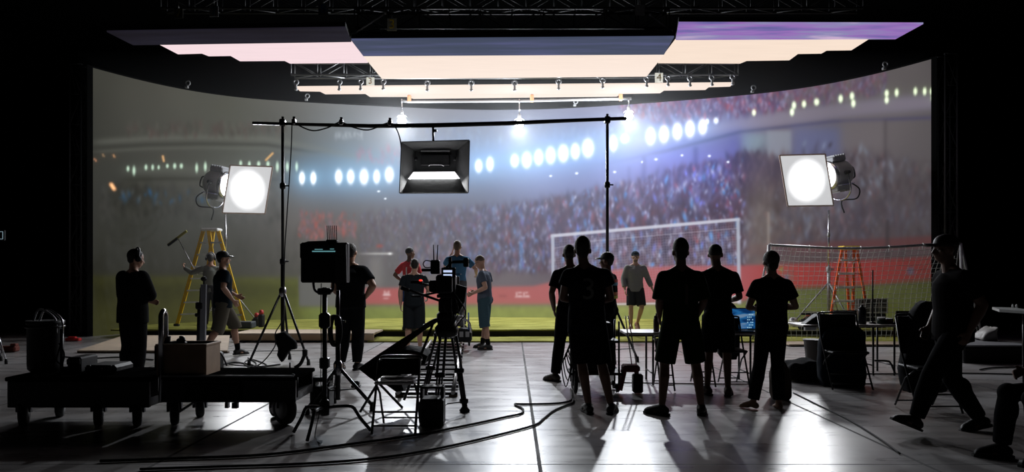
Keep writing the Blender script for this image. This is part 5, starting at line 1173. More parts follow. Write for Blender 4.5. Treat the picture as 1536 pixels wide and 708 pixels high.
b3 = P(507, HZ, 7.7); b3.z = 0
tripod_stand('black folding stand right behind the monitor stand, carrying cable bundles', b3, .42, .38, 1.25, R(-10), pr=.02)
t = thing('cable_bundle', 'dark bundle of coiled cables hanging on the stand behind the monitor', 'cable bundle', b3+Vector((0,-.05,.85)))
for k in range(5):
    MB().ring_tube([b3+Vector((-.035+.05*math.sin(a)*1.0+.01*k, -.05-.008*k, .83+.16*math.cos(a))) for a in [i*2*math.pi/20 for i in range(21)]], .011, 7).build('coil', M_RUB, t)

# ------------------------------------------------------------------ carry cases
def carry_case(label, x0, x1, ytop, ybot, win):
    Y = GY(ybot); a = P(x0, ybot, Y); b = P(x1, ytop, Y); w = b.x-a.x; h = b.z; c = Vector(((a.x+b.x)/2, Y+.12, 0))
    t = thing('battery_case', label, 'case', c)
    zb = P(0, win[3], Y).z
    MB().box(c+Vector((0,0,zb/2)), (w,.24,zb), bev=.02).build('body', M_BLK, t)
    wx0, wx1 = P(win[0],0,Y).x, P(win[1],0,Y).x; zt_ = h
    hb = MB().box(Vector(((a.x+wx0)/2, c.y, (zb+zt_)/2)), (wx0-a.x,.16,zt_-zb), bev=.005).box(Vector(((b.x+wx1)/2, c.y, (zb+zt_)/2)), (b.x-wx1,.16,zt_-zb), bev=.005)
    hb.box(Vector(((a.x+b.x)/2, c.y, zt_-(h-P(0,win[2],Y).z)/2)), (w,.16,max(.015,h-P(0,win[2],Y).z)), bev=.006).build('handle', M_BLK, t)
    for k in (-1, 1): MB().box(c+Vector((k*w*.32,-.125,zb*.75)), (.035,.012,.05), bev=.003).build('latch', M_BLKM, t)
    return t
carry_case('black battery case with a slot handle standing beside the folding chair', 629, 665, 581, 642, (633,660,584.5,599))
carry_case('black battery case with a slot handle standing at the foot of the monitor stand', 464, 493, 567, 617, (471,485,574,581))

# ------------------------------------------------------------------ folding chair and cloth
def folding_chair(label, x0, x1, ybot, seat_m, yaw=0, back=.80, name='folding_chair', backm=None, dz=0, cover=None, panel_low=.55):
    Y = GY(ybot); w = (x1-x0)*Y/F; c = P((x0+x1)/2, HZ, Y+.22); c.z = 0; t = thing(name, label, 'chair', c, yaw)
    L_ = dict(world=False); hw = w/2
    MB().box((0,0,.455), (w*.94,.40,.03), bev=.012).build('seat', seat_m, t, **L_)
    for s in (-1, 1):
        MB().ring_tube([(s*hw,-.24,.015), (s*hw,-.05,.35), (s*hw,.10,.62), (s*hw,.20,back)], .0115, 8).build('leg', M_BLKM, t, **L_)
        MB().ring_tube([(s*hw*.9,.26,.015), (s*hw*.9,.05,.33), (s*hw*.9,-.14,.44)], .0105, 8).build('leg', M_BLKM, t, **L_)
    for q0, q1 in (((-hw,-.20,.08),(hw,-.20,.08)),((-hw,-.14,.19),(hw,-.14,.19)),((-hw*.9,.22,.07),(hw*.9,.22,.07))): MB().tube(q0, q1, .008).build('cross_rung', M_BLKM, t, **L_)
    MB().ring_tube(spline([(-hw,.20,back), (-hw*.8,.205,back+.03), (hw*.8,.205,back+.03), (hw,.20,back)], 4), .0115, 8).build('top_rail', M_BLKM, t, **L_)
    MB().prism([(-hw*.93,.12,panel_low+.03), (hw*.93,.12,panel_low+.03), (hw*.93,.20,back+.01), (-hw*.93,.20,back+.01)], (0,.014,0)).build('backrest', backm or M_BLK, t, **L_)
    return t
folding_chair('tube-framed folding chair with a pale seat in front of the camera tripod', 564, 629, 653, mat('pale_seat', (.6,.58,.58), .4), back=.62, panel_low=.46)
def draped(label, outline, Y, depth, m, name='draped_cloth', cat='cloth', lump=.03, seed=1, vox=.022):
    """thick soft cloth or bag with the given outline"""
    c = P(sum(p[0] for p in outline)/len(outline), max(p[1] for p in outline), Y)
    mb = MB().prism([P(x, y, Y) for x, y in outline], (0, depth, 0)); me = mb.mesh(name, Matrix.Translation(c)); o = bpy.data.objects.new(name, me); COL.objects.link(o)
    r_ = o.modifiers.new('r', 'REMESH'); r_.mode = 'VOXEL'; r_.voxel_size = vox; r_.use_smooth_shade = True; q_ = o.modifiers.new('s', 'SMOOTH'); q_.factor = .5; q_.iterations = 6
    dg = bpy.context.evaluated_depsgraph_get(); me2 = bpy.data.meshes.new_from_object(o.evaluated_get(dg)); bpy.data.objects.remove(o)
    from mathutils import noise
    for v in me2.vertices:
        n = noise.noise(v.co*7+Vector((seed*9.1,0,0))); v.co += v.normal*n*lump
    me2.name = name; me2.materials.clear(); me2.materials.append(m); o = bpy.data.objects.new(name, me2); COL.objects.link(o); o.location = c
    return tag(o, label, cat)
M_FAB = mat('black_fabric', (.010,.010,.011), .95, spec=.1)
t = thing('sling_chair', 'reclined black canvas chair with maroon edge between the monitor stand and camera tripod', 'chair', P(590, 600, 7.3)*1.0)
SY = 7.3
pn = [(537,553),(568,531),(600,510),(636,488),(652,480),(652,486),(634,497),(604,520),(585,545),(572,566),(556,568)]
MB().prism([P(x, y, SY) for x, y in pn], (0,.46,0)).build('back_sling', M_FAB, t)
MB().prism([P(x, y, SY) for x, y in ((545,558),(580,535),(604,524),(626,527),(641,534),(637,546),(618,549),(598,549),(590,556),(600,570),(606,586),(594,588),(580,578),(562,572))], (0,.46,0)).build('seat_sling', M_FAB, t)
MB().prism([P(x, y, SY-.01) for x, y in ((592,524),(612,506),(616,512),(600,528))], (0,.01,0)).prism([P(x, y, SY-.01) for x, y in ((612,527),(626,530),(630,540),(612,538))], (0,.01,0)).build('maroon_patch', M_MAROON, t)
MB().ring_tube(spline([P(636,490,SY), P(652,481,SY), P(664,478,SY), P(674,480,SY)], 5), .022, 8).build('arm_bar', M_BLKM, t)
for dy in (0.02, .44):
    MB().tube(P(556,562,SY+dy), P(604,612,SY+dy), .013).build('leg', M_BLKM, t)
    MB().tube(P(650,484,SY+dy), P(606,600,SY+dy), .013).build('leg', M_BLKM, t)
    MB().tube(P(572,566,SY+dy), P(540,618,SY+dy), .013).build('leg', M_BLKM, t)

# flag hanging at the tall stand, bags and bits on the floor round it
draped('black sandbag and folded flag hanging low on the left tall stand', [(411,502),(426,497),(434,505),(443,513),(444,524),(433,526),(428,535),(422,545),(415,533),(417,523),(412,512)], 11.4, .12, M_FAB, 'sandbag', 'sandbag', .012, 3, .018)
t = thing('table_clamp', 'small black clamp bracket lying on the concrete under the left tall stand', 'clamp', G(440,556))
g0 = G(440,556)
MB().box(g0+Vector((0,0,.02)), (.42,.10,.03), bev=.01).build('base', M_BLKM, t)
MB().ring_tube(spline([g0+Vector((.02,0,.04)), g0+Vector((.10,.02,.10)), g0+Vector((.15,.04,.22)), g0+Vector((.17,.05,.30))], 5), .028, 8).box(g0+Vector((.16,.04,.26)), (.07,.06,.10), bev=.01).tube(g0+Vector((-.05,0,.03)), g0+Vector((-.05,0,.12)), .012).build('jaw', M_BLKM, t)
tag(MB().box(G(533,582)+Vector((0,.04,.05)), (.09,.08,.07), bev=.015).box(G(533,582)+Vector((0,.04,.02)), (.11,.10,.03), bev=.008).build('small_block', M_BLK), 'small black block lying on the concrete left of the reclined chair', 'block')
for i, (pts, r_, lab) in enumerate((
    ([G(330,549), G(350,545), G(370,547), G(388,551), G(405,550), G(420,548)], .012, 'black cable running along the concrete past the foot of the left tall stand'),
    ([G(372,538), G(384,546), G(378,552), G(366,547), G(374,540), G(388,543), G(400,549), G(392,553), G(380,550)], .010, 'loosely coiled black cable at the left foot of the tall stand'),
    ([G(150,694), G(260,690), G(400,684), G(520,669), G(620,655), G(700,640), G(760,627), G(782,622), G(784,615), G(772,608), G(790,608), G(830,607), G(852,604), G(858,598), G(856,585)], .011, 'thick black cable crossing the foreground floor, the farther of two'),
    ([G(210,706), G(330,702), G(450,698), G(560,690), G(650,676), G(740,656), G(800,640), G(815,630), G(830,618), G(848,610), G(858,606), G(860,600)], .010, 'thick black cable crossing the foreground floor, the nearer of two'),
    ([G(1190,590), G(1230,610), G(1275,632), G(1320,660), G(1350,682)], .007, 'thin dark cable running diagonally over the concrete from the brown backpack'),
    ([G(935,575), G(1000,576), G(1060,577), G(1130,577)], .008, 'dark cable lying under the laptop table'),
    ([G(40,537), G(90,536), G(130,539), G(180,537), G(230,541)], .012, 'dark cable on the concrete in front of the plywood ramp'),
    ([G(1300,562), G(1370,562), G(1440,561), G(1536,563)], .010, 'dark cable along the floor behind the right chair'),
    ([G(1470,556), G(1490,553), G(1536,552)], .012, 'dark cable on the floor at the right edge, nearer the goal'))):
    for p in pts: p.z = r_+.002
    cable(lab, pts, r_)

# ------------------------------------------------------------------ carts at the left
def wheel(t, c, r, w=.06, ax=(1,0,0)):
    ax = Vector(ax); o = MB().lathe(c-ax*w/2, [(r*.72,0),(r*.95,.008),(r,.02),(r,w-.02),(r*.95,w-.008),(r*.72,w)], 24, ax).build('wheel', M_RUB, t)
    MB().lathe(c-ax*(w/2+.004), [(.02,0),(r*.62,.004),(r*.62,w+.004),(.02,w+.008)], 16, ax).build('hub', M_STEEL, o); return o
def px_right(x): return x > 350
def cart(label, x0, x1, ytop, ybot_deck, Y, depth, wheels, handle=None, name='platform_cart', edge=True):
    a = P(x0, ytop, Y); b = P(x1, ybot_deck, Y); t = thing(name, label, 'cart', Vector(((a.x+b.x)/2, Y+depth/2, 0)))
    z1, z0 = a.z, b.z; w = b.x-a.x; c = Vector(((a.x+b.x)/2, Y+depth/2, 0))
    MB().box(c+Vector((0,0,z1-.02)), (w, depth, .04), bev=.01).build('deck', M_DRAPE, t)
    MB().box(c+Vector((0,-depth/2+.03,(z0+z1)/2-.02)), (w*.97,.04,z1-z0-.04), bev=.005).box(c+Vector((0,depth/2-.03,(z0+z1)/2-.02)), (w*.97,.04,z1-z0-.04), bev=.005).box(c+Vector((-w/2+.05,0,z0+.05)), (.06,depth*.9,.08)).box(c+Vector((w/2-.05,0,z0+.05)), (.06,depth*.9,.08)).build('frame', M_BLKM, t)
    if edge: MB().tube(Vector((a.x+.02, Y-.012, z1)), Vector((b.x-.03, Y-.012, z1)), .009).build('edge_trim', M_STEEL, t)
    for (wx, wr, dy) in wheels:
        cx = P(wx, HZ, Y+dy).x; wc = Vector((cx, Y+dy, wr)); wheel(t, wc, wr, .08, (math.cos(.9), math.sin(.9), 0) if px_right(wx) else (math.cos(.45), math.sin(.45), 0))
        fz = max(.03, z0-wr)
        MB().bar(wc+Vector((.06,0,0)), wc+Vector((.06,.0,fz)), .02, .03, up=(0,1,0)).bar(wc+Vector((-.06,0,0)), wc+Vector((-.06,.0,fz)), .02, .03, up=(0,1,0)).box(wc+Vector((0,0,fz)), (.15,.05,.02)).build('wheel_fork', M_BLKM, t)
    if handle:
        hx, hy = handle; x_ = P(hx, HZ, Y).x; zt = P(hx, hy, Y).z; p0 = Vector((x_, Y+.02, z0)); p1 = Vector((x_, Y+.02, zt-.03)); p2 = Vector((x_-.012, Y+.14, zt-.03)); p3 = Vector((x_-.012, Y+.14, z0))
        MB().ring_tube([p0, p1]+spline([p1+Vector((0,.01,.02)), p1+Vector((0,.04,.045)), p2+Vector((0,-.04,.045)), p2+Vector((0,-.01,.02))], 4)+[p2, p3], .024, 10).build('handle', M_CHR, t)
    return t
ct = cart('low black platform cart with a tall tube handle and a fat rubber wheel, left foreground', 240, 446, 564, 604, 6.8, .62, [(427,.155,.12),(262,.12,.12),(300,.09,.5),(415,.09,.5)], (240,470))
MB().box(P(342,583,6.76)+Vector((-.15,0,-.04)), (.5,.03,.16), bev=.005).build('side_tray', M_BLK, ct)
MB().box(P(353,608,6.85), (.05,.05,.05)).box(P(341,606,6.85), (.03,.05,.07)).build('bracket', M_BLKM, ct)
MB().ring_tube([P(438,562,6.82), P(441,562,6.82), P(441,594,6.82), P(436,594,6.82)], .010, 6).ring_tube([P(446,566,6.82), P(446,596,6.82)], .008, 6).build('end_bracket', M_BLKM, ct)
MB().tube(P(290,604,6.8), P(262,622,6.85), .012).build('brake_lever', M_STEEL, ct)
cart('wide black equipment cart loaded with cases at the far left edge', 6, 226, 566, 612, 6.75, .75, [(148,.135,.1),(206,.13,.1),(36,.13,.1),(90,.12,.55)], None, edge=False)
# wooden box on the cart
def crate(label, x0, x1, yt, yb, Y, d, m, name='wooden_box', cat='box', lid=True):
    a = P(x0, yt, Y); b = P(x1, yb, Y); c = Vector(((a.x+b.x)/2, Y+d/2, b.z)); t = thing(name, label, cat, c)
    w, h = b.x-a.x, a.z-b.z; MB().box(c+Vector((0,0,h/2)), (w, d, h), bev=.008).build('body', m, t)
    if lid: MB().box(c+Vector((0,0,h-.012)), (w+.012, d+.012, .024), bev=.004).build('lid', m, t)
    return t
M_BOXD = mat('brown_box', (.10,.06,.035), .7, noise=.3, scale=8)
crate('plain brown wooden box standing on the low platform cart with the tube handle', 234, 309, 516, 564, 6.85, .34, M_WOOD)
crate('tall dark box standing on the cart directly behind the tube handle', 231, 239.5, 518, 566, 7.3, .1, M_BLK, 'narrow_case', 'case', False)
p = P(251.5, 516, 6.95); tag(MB().lathe(p, [(.022,0),(.026,.05),(.029,.07),(.029,.075)], 16).build('paper_cup', mat('dark_cup', (.03,.022,.018), .6)), 'small dark cup standing on the wooden box', 'cup')
p = P(270, 516, 6.95); t = thing('tape_tool', 'black hand tool lying on the wooden box beside the cup', 'tool', p)
MB().ell(p+Vector((.01,0,.035)), (.045,.03,.025)).ell(p+Vector((.02,0,.06)), (.03,.025,.016), Matrix.Rotation(R(25),3,'Y')).box(p+Vector((-.02,0,.012)), (.16,.05,.022), bev=.008).build('body', M_BLK, t)
MB().tube(p+Vector((-.09,0,.014)), p+Vector((-.03,0,.02)), .008).build('cord', M_RUB, t)
# cases on the far-left cart
TZ = P(0,566,6.75).z
def flight(label, x0, x1, yt, Y, d, base_z, m=M_BLK, name='equipment_case', bev=.03):
    a = P(x0, yt, Y); b = P(x1, yt, Y); h = a.z-base_z; c = Vector(((a.x+b.x)/2, Y+d/2, base_z)); t = thing(name, label, 'case', c)
    MB().box(c+Vector((0,0,h/2)), (b.x-a.x, d, h), bev=min(bev, h*.3)).build('shell', m, t)
    w = b.x-a.x
    MB().ring_tube([c+Vector((-w*.12,-d/2-.002,h*.6)), c+Vector((-w*.12,-d/2-.03,h*.6)), c+Vector((w*.12,-d/2-.03,h*.6)), c+Vector((w*.12,-d/2-.002,h*.6))], .008, 6).build('handle', M_BLKM, t)
    for k in (-1, 1): MB().box(c+Vector((k*w*.33,-d/2-.004,h*.72)), (.04,.012,.05), bev=.003).build('latch', M_BLKM, t)
    return t
flight('black camera case standing tallest on the right half of the far-left cart', 100, 121, 536, 7.0, .3, TZ+.002, bev=.015)
flight('long black case lying on the right half of the far-left cart', 125, 173, 548, 6.95, .35, TZ+.002)
flight('small black case at the middle of the far-left cart', 92, 99.5, 551, 7.0, .25, TZ+.002, bev=.01)
p = Vector((P(53,0,7.0).x, 7.15, TZ+.002)); t = thing('round_bin', 'round black bin with carry handles on the far-left cart', 'bin', p)
hb = P(0,482,7.0).z-p.z
MB().lathe(p, [(.12,0),(.15,.03),(.155,.08),(.155,hb-.04),(.165,hb-.03),(.165,hb)], 28).build('shell', M_BLK, t)
MB().torus(p+Vector((0,0,hb-.06)), .16, .012).build('rim', M_BLKM, t)
for k, (dx, m_) in enumerate(((.10,M_CHR),(.04,M_STEEL))):
    MB().ring_tube(spline([p+Vector((dx-.13,-.05,hb-.02)), p+Vector((dx-.08,-.05,hb+.10)), p+Vector((dx+.0,-.05,hb+.09)), p+Vector((dx+.09,-.05,hb+.01)), p+Vector((dx+.10,-.05,hb-.12))], 5), .010, 8).build('hoop', m_, t)
MB().tube(p+Vector((.19,-.05,hb-.08)), p+Vector((.19,-.05,0)), .016).build('side_post', M_BLKM, t)
MB().ring_tube(spline([p+Vector((.18,-.06,.25)), p+Vector((.15,-.06,.12)), p+Vector((.20,-.06,.08)), p+Vector((.22,-.06,.18)), p+Vector((.17,-.06,.28))], 5), .008, 6).build('strap', M_FAB, t)
# floor things further back on the left
t = thing('equipment_case', 'black case with a curved handle on the concrete behind the wooden box', 'case', G(318,560))
g0 = G(318,560); MB().box(g0+Vector((0,.1,.15)), (.19,.22,.30), bev=.03).build('shell', M_BLK, t)
MB().ring_tube(spline([g0+Vector((.05,0,.28)), g0+Vector((.10,-.02,.31)), g0+Vector((.16,-.02,.25)), g0+Vector((.22,-.02,.11))], 5), .013, 8).build('handle', M_BLKM, t)
g0 = P(303, HZ, 12.0); g0.z = 0; t = thing('folded_stand', 'folded grey metal stand leaning upright beside the striding person in the cap', 'light stand', g0)
MB().bar(g0+Vector((.01,0,.02)), g0+Vector((.03,0,1.25)), .085, .05, up=(0,1,0)).build('grey_column', mat('grey_column', (.25,.26,.29), .4, .3), t)
MB().tube(g0+Vector((-.06,0,.10)), g0+Vector((-.015,0,1.20)), .02).tube(g0+Vector((-.085,0,.05)), g0+Vector((-.06,0,.9)), .014).box(g0+Vector((-.04,0,.9)), (.12,.08,.12), bev=.02).box(g0+Vector((-.07,0,.75)), (.08,.07,.06), bev=.015).build('folded_legs', M_BLKM, t)
MB().ell(g0+Vector((.03,0,1.34)), (.05,.05,.04)).tube(g0+Vector((.03,0,1.25)), g0+Vector((.03,0,1.33)), .014).build('top_knob', M_BLK, t)
MB().lathe(g0+Vector((.01,0,0)), [(.05,0),(.05,.03),(.02,.05)], 12).build('foot', M_RUB, t)
LZ = PZ+.014
def on_turf(px, Y): v = P(px, HZ, Y); v.z = LZ; return v
g0 = on_turf(368, 16.75); t = thing('tool_case', 'low dark blue-grey tool case lying on the turf right of the yellow ladder', 'case', g0)
MB().box(g0+Vector((0,0,.075)), (.40,.3,.14), bev=.02).build('shell', mat('blue_grey_case', (.03,.04,.055), .5), t); MB().box(g0+Vector((0,0,.145)), (.38,.28,.02), bev=.006).build('lid', mat('grey_lid', (.12,.13,.14), .5), t)
for i, (px, h, lab) in enumerate(((392,.30,'black container with a red cap on the turf, the one farther right'),(385,.22,'black container with a red cap on the turf, nearest the tool case'))):
    g0 = on_turf(px, 17.1+.25*i); t = thing('fuel_can', lab, 'container', g0)
    MB().box(g0+Vector((0,0,h/2)), (.14,.14,h), bev=.03).build('shell', M_BLK, t); MB().lathe(g0+Vector((0,0,h)), [(.05,0),(.055,.04),(.045,.09),(.02,.10)], 12).build('cap', M_RED, t)
# left edge
t = thing('stand_leg_assembly', 'chrome light stand with its leg showing at the left edge of the picture', 'light stand', G(-12,545)); t.name = 'light_stand'
g0 = G(-12,545); zz = 1.1
MB().tube(g0+Vector((0,0,.3)), g0+Vector((0,0,1.9)), .018).build('post', M_CHR, t)
for a in (-.35, 1.8, 3.9):
    d = Vector((math.cos(a), math.sin(a), 0)); l = MB().tube(g0+Vector((0,0,.75)), g0+d*.32+Vector((0,0,.05)), .014).build('leg', M_CHR, t); MB().lathe(g0+d*.32, [(.022,0),(.024,.05),(.016,.08)], 10).build('rubber_foot', M_RUB, l)
g0 = G(110,512); g0.z = 0; tag(MB().box(g0+Vector((0,0,.04)), (.30,.12,.06), bev=.015).box(g0+Vector((-.02,0,.08)), (.16,.08,.04), bev=.01).build('red_case', M_RED), 'small red case on the floor left of the ramp', 'case')
g0 = G(15,528); tag(MB().box(g0+Vector((0,0,.06)), (.28,.15,.10), bev=.02).box(g0+Vector((.08,0,.13)), (.1,.1,.05), bev=.01).build('red_tool_bag', mat('red_fabric', (.12,.02,.01), .8)), 'dim red tool bag on the floor behind the chrome stand leg', 'bag')
c = P(1, 353, 9.0); t = thing('small_screen', 'small lit frame of a monitor peeking in at the left edge', 'monitor', c)
MB().box(c+Vector((-.12,.02,0)), (.32,.03,.13), bev=.006).build('housing', M_BLK, t)
f_ = MB(); 
for (a, b) in (((-.26,-.045),(.025,-.045)),((-.26,.045),(.025,.045)),((.025,-.045),(.025,.045)),((-.26,-.045),(-.26,.045))): f_.bar(c+Vector((a[0],0,a[1])), c+Vector((b[0],0,b[1])), .006, .006)
f_.build('lit_outline', mat('lit_outline', (.1,.1,.1), emit=lin((120,140,150)), es=1), t)

# ------------------------------------------------------------------ middle: laptop table, trolley
def table(label, x0, x1, ytop, Y, d, leg_px, topm, name='folding_table', th=.03):
    a = P(x0, ytop, Y); b = P(x1, ytop, Y); z = a.z; c = Vector(((a.x+b.x)/2, Y+d/2, 0)); t = thing(name, label, 'table', c)
    MB().box(c+Vector((0,0,z-th/2)), (b.x-a.x, d, th), bev=.008).build('tabletop', topm, t)
    for px in leg_px:
        x_ = P(px, HZ, Y).x
        for dy in (.06, d-.06):
            MB().tube(Vector((x_, Y+dy, z-th)), Vector((x_, Y+dy, .0)), .014).build('leg', M_BLKM, t)
        MB().tube(Vector((x_, Y+.06, .14)), Vector((x_, Y+d-.06, .14)), .010).build('cross_bar', M_BLKM, t)
    return t, z
tb, tz = table('white-topped folding table behind the green-jersey wearer, carrying a bottle and laptop', 938, 1140, 499, 9.35, .6, (981,1128), mat('pale_tabletop', (.42,.40,.42), .35))
def bottle(label, px, yt, yb, Y, z, r=.036, m=M_BLK):
    p = P(px, yb, Y); p.z = z; h = P(px, yt, Y).z-z; t = thing('water_bottle', label, 'bottle', p)
    MB().lathe(p, [(r*.9,0),(r,.01),(r,h*.62),(r*.9,h*.70),(r*.9,h*.76)], 18).build('body', m, t); MB().lathe(p+Vector((0,0,h*.76)), [(r*.8,0),(r*.8,h*.10),(r*.3,h*.13),(r*.3,h*.24)], 14).build('cap', M_BLK, t); return t
bottle('dark sports bottle with a nozzle cap standing on the white-topped table', 984.5, 470, 503, 9.5, tz, .038, mat('dark_red_bottle', (.03,.006,.008), .4))
def laptop(label, x0, x1, yt, Y, z, face, screen=None, yaw=0):
    """face +1: the screen faces the camera"""
    a = P(x0, yt, Y); b = P(x1, yt, Y); w = b.x-a.x; h = a.z-z; c = Vector(((a.x+b.x)/2, Y, z)); t = thing('laptop', label, 'laptop', c, yaw)
    MB().box((0,-face*.13,.010), (w,.25,.018), bev=.004).build('keyboard_base', M_BLK, t, world=False)
    lid = MB().prism([(-w/2,0,.02), (w/2,0,.02), (w/2,face*.05,h), (-w/2,face*.05,h)], (0,face*.012,0)).build('lid', M_BLK, t, world=False)
    if screen: MB().prism([(-w/2+.012,-face*.003,.035), (w/2-.012,-face*.003,.035), (w/2-.012,face*.048-face*.003,h-.012), (-w/2+.012,face*.048-face*.003,h-.012)], (0,-face*.001,0)).build('lit_screen', screen, lid, world=False)
    return t
def desk_pic():
    m = bpy.data.materials.new('laptop_desktop_picture'); m.use_nodes = True; N = m.node_tree.nodes; L = m.node_tree.links; b = N['Principled BSDF']; b.inputs['Base Color'].default_value = (.01,.01,.01,1); b.inputs['Roughness'].default_value = .3
    tc = N.new('ShaderNodeTexCoord'); nz = N.new('ShaderNodeTexNoise'); nz.inputs['Scale'].default_value = 7; mp = N.new('ShaderNodeMapping'); mp.inputs['Rotation'].default_value = (0, R(25), 0); mp.inputs['Scale'].default_value = (.5,1,2)
    L.new(tc.outputs['Object'], mp.inputs['Vector']); L.new(mp.outputs['Vector'], nz.inputs['Vector'])
    cr = N.new('ShaderNodeValToRGB'); e = cr.color_ramp.elements; e[0].position = .42; e[0].color = (.003,.03,.12,1); e[1].position = .62; e[1].color = (.16,.26,.40,1); q_ = e.new(.52); q_.color = (.015,.13,.35,1)
    L.new(nz.outputs['Fac'], cr.inputs['Fac']); L.new(cr.outputs['Color'], b.inputs['Emission Color']); b.inputs['Emission Strength'].default_value = .8; return m
lp = laptop('open laptop with a glowing blue desktop picture on the white-topped table', 1095, 1135, 462, 9.55, tz+.001, 1, desk_pic())
ic = MB()
for i in range(4):
    for j in range(6):
        if (i*7+j*5) % 4 != 1: ic.box((.055+.018*i*1.2, -.006, .05+.034*j), (.011,.002,.013))
ic.build('screen_icons', mat('lit_icons', (.1,.1,.1), emit=lin((170,215,235)), es=.9), lp, world=False)
M_JKT = mat('dark_jacket', (.010,.010,.012), .95, spec=.1)
ch1 = folding_chair('black folding chair at the laptop table, between the slim wearer and the bent-elbow one', 1084, 1116, 583, M_BLK, back=.84)
draped('black jacket draped over the back of the chair at the laptop table', [(1083,462),(1090,453),(1099,453),(1106,460),(1109,480),(1110,530),(1106,540),(1084,540),(1078,530),(1080,490)], 9.78, .10, M_JKT, 'draped_jacket', 'jacket', .012, 5, .02)
folding_chair('black tube folding chair beside the white-topped table, behind the green jersey', 985, 1006, 588, M_BLK, back=.6, panel_low=.48)
folding_chair('black tube folding chair between the green jersey and the slim wearer', 1042, 1066, 582, M_BLK, back=.62, panel_low=.48)
# small trolley with red tripod legs behind the numbered jersey
g0 = P(893, HZ, 8.75); g0.z = 0; t = thing('sound_trolley', 'black wheeled trolley loaded with gear and hanging cables, behind the numbered jersey', 'trolley', g0)
for z_, w_ in ((.24,.62),(.62,.56)): MB().box(g0+Vector((0,.1,z_)), (w_,.42,.03), bev=.008).build('shelf', M_BLK, t)
for sx in (-1, 1):
    for dy in (-.08, .28): MB().tube(g0+Vector((sx*.27,dy,.10)), g0+Vector((sx*.27,dy,.86)), .012).build('post', M_BLKM, t)
MB().box(g0+Vector((-.02,.1,.42)), (.48,.36,.33), bev=.02).box(g0+Vector((.0,.1,.74)), (.40,.30,.20), bev=.02).build('gear_boxes', M_BLK, t)
wheel(t, g0+Vector((-.24,-.02,.15)), .15, .05); wheel(t, g0+Vector((-.24,.3,.15)), .15, .05)
for sy in (0,.3): wheel(t, g0+Vector((.26,sy,.06)), .06, .035)
for k in range(5):
    a = g0+Vector((-.27-.02*k,-.09,.66-.05*k)); MB().ring_tube(spline([a, a+Vector((-.06,-.02,-.12)), a+Vector((-.01,-.03,-.25-.03*k)), a+Vector((.05,-.02,-.12)), a+Vector((.02,0,0))], 5), .007, 6).build('hanging_cable', M_RUB, t)
MB().box(g0+Vector((.42,.0,.30)), (.20,.2,.08), bev=.02).bar(g0+Vector((.34,-.02,.28)), g0+Vector((.28,-.04,.04)), .06, .05).bar(g0+Vector((.48,-.02,.28)), g0+Vector((.53,-.03,.05)), .06, .05).build('red_base', mat('dark_red_plastic', (.16,.008,.02), .6), t)
MB().box(g0+Vector((.50,-.02,.12)), (.12,.12,.22), bev=.015).build('battery_pack', M_BLK, t)
for dx in (.0,.035): MB().tube(g0+Vector((.36+dx,.02,.92)), g0+Vector((.44+dx*1.6,.0,.30)), .007).build('thin_rod', M_CHR, t)
# safety vest details: bands on the vest wearer
V = PEOPLE['vest_man']; 
for (zz, m_, nm) in ((1.30,mat('vest_blue', (.10,.30,.42), .7),'blue_band'),(1.345,mat('vest_red', (.6,.06,.03), .7),'red_band'),(1.16,mat('vest_orange', (.5,.15,.05), .7),'orange_band'),(1.11,mat('vest_yellow', (.6,.6,.06), .7),'yellow_band')):
    mb = MB(); r1, r2 = .188, .145; n = 28
    vs = []; fs = []
    for i in range(n):
        a = 2*math.pi*i/n; 
        for dz in (-.022, .022): vs.append((r1*math.cos(a), r2*math.sin(a), zz+dz))
    for i in range(n): j = (i+1) % n; fs.append((2*i, 2*j, 2*j+1, 2*i+1))
    mb.add(vs, fs, True); mb.build(nm, m_, V, world=False)

# ------------------------------------------------------------------ right: table, chairs, bags
tb2, tz2 = table('long grey folding table at the right, crowded with laptops and bottles', 1205, 1392, 487.5, 10.2, .6, (1313,1345), mat('grey_tabletop', (.20,.17,.15), .45))
MB().box(Vector((P(1216,0,10.2).x, 10.22, tz2-.05)), (.16,.05,.06), bev=.01).build('corner', M_WHT, tb2)
MB().ring_tube(spline([P(1312,541,10.2), P(1330,541.5,10.2), P(1336,545,10.2), P(1343,561,10.2)], 5), .014, 8).build('bent_foot', M_BLKM, tb2)
laptop('open laptop seen from behind near the left end of the grey table', 1247, 1282, 465, 10.35, tz2+.001, -1)
laptop('open laptop seen from behind at the right end of the grey table', 1341, 1380, 466, 10.35, tz2+.001, -1)
bottle('tall dark insulated bottle in the middle of the grey table', 1293, 457, 488, 10.4, tz2, .058, mat('dark_blue_bottle', (.012,.014,.02), .3))
def jar(label, px, w, h, m, name='jar'):
    p = P(px, 488, 10.45); p.z = tz2; t = thing(name, label, 'jar', p); MB().lathe(p, [(w,0),(w,h*.8),(w*.8,h)], 18).build('body', m, t); MB().lathe(p+Vector((0,0,h*.9)), [(w*.95,0),(w*.95,h*.22),(w*.9,h*.24)], 18).build('lid', M_WHT, t)
jar('dark green jar with a pale lid on the grey table, left of the red one', 1322, .058, .08, mat('green_jar', (.02,.05,.035), .4))
jar('red jar with a white lid on the grey table', 1334, .055, .07, mat('red_jar', (.20,.05,.03), .4))
p = P(1309, 488, 10.5); p.z = tz2; t = thing('antenna', 'tall thin black antenna rod standing upright on the grey table', 'antenna', p)
MB().lathe(p, [(.05,0),(.05,.015),(.015,.025)], 14).build('base', M_BLK, t); MB().tube(p+Vector((0,0,.02)), P(1309,405,10.5), .012, .010).build('rod', M_BLK, t)
draped('black camera with its strap lying at the left end of the grey table', [(1206,487),(1214,482),(1222,476),(1228,471),(1240,474),(1246,478),(1246,487.4)], 10.35, .18, M_BLK, 'handheld_camera', 'camera', .01, 8, .012)
ch2 = folding_chair('dark chair under a navy coat, standing at the middle of the grey table', 1236, 1296, 586, M_BLK, back=.90)
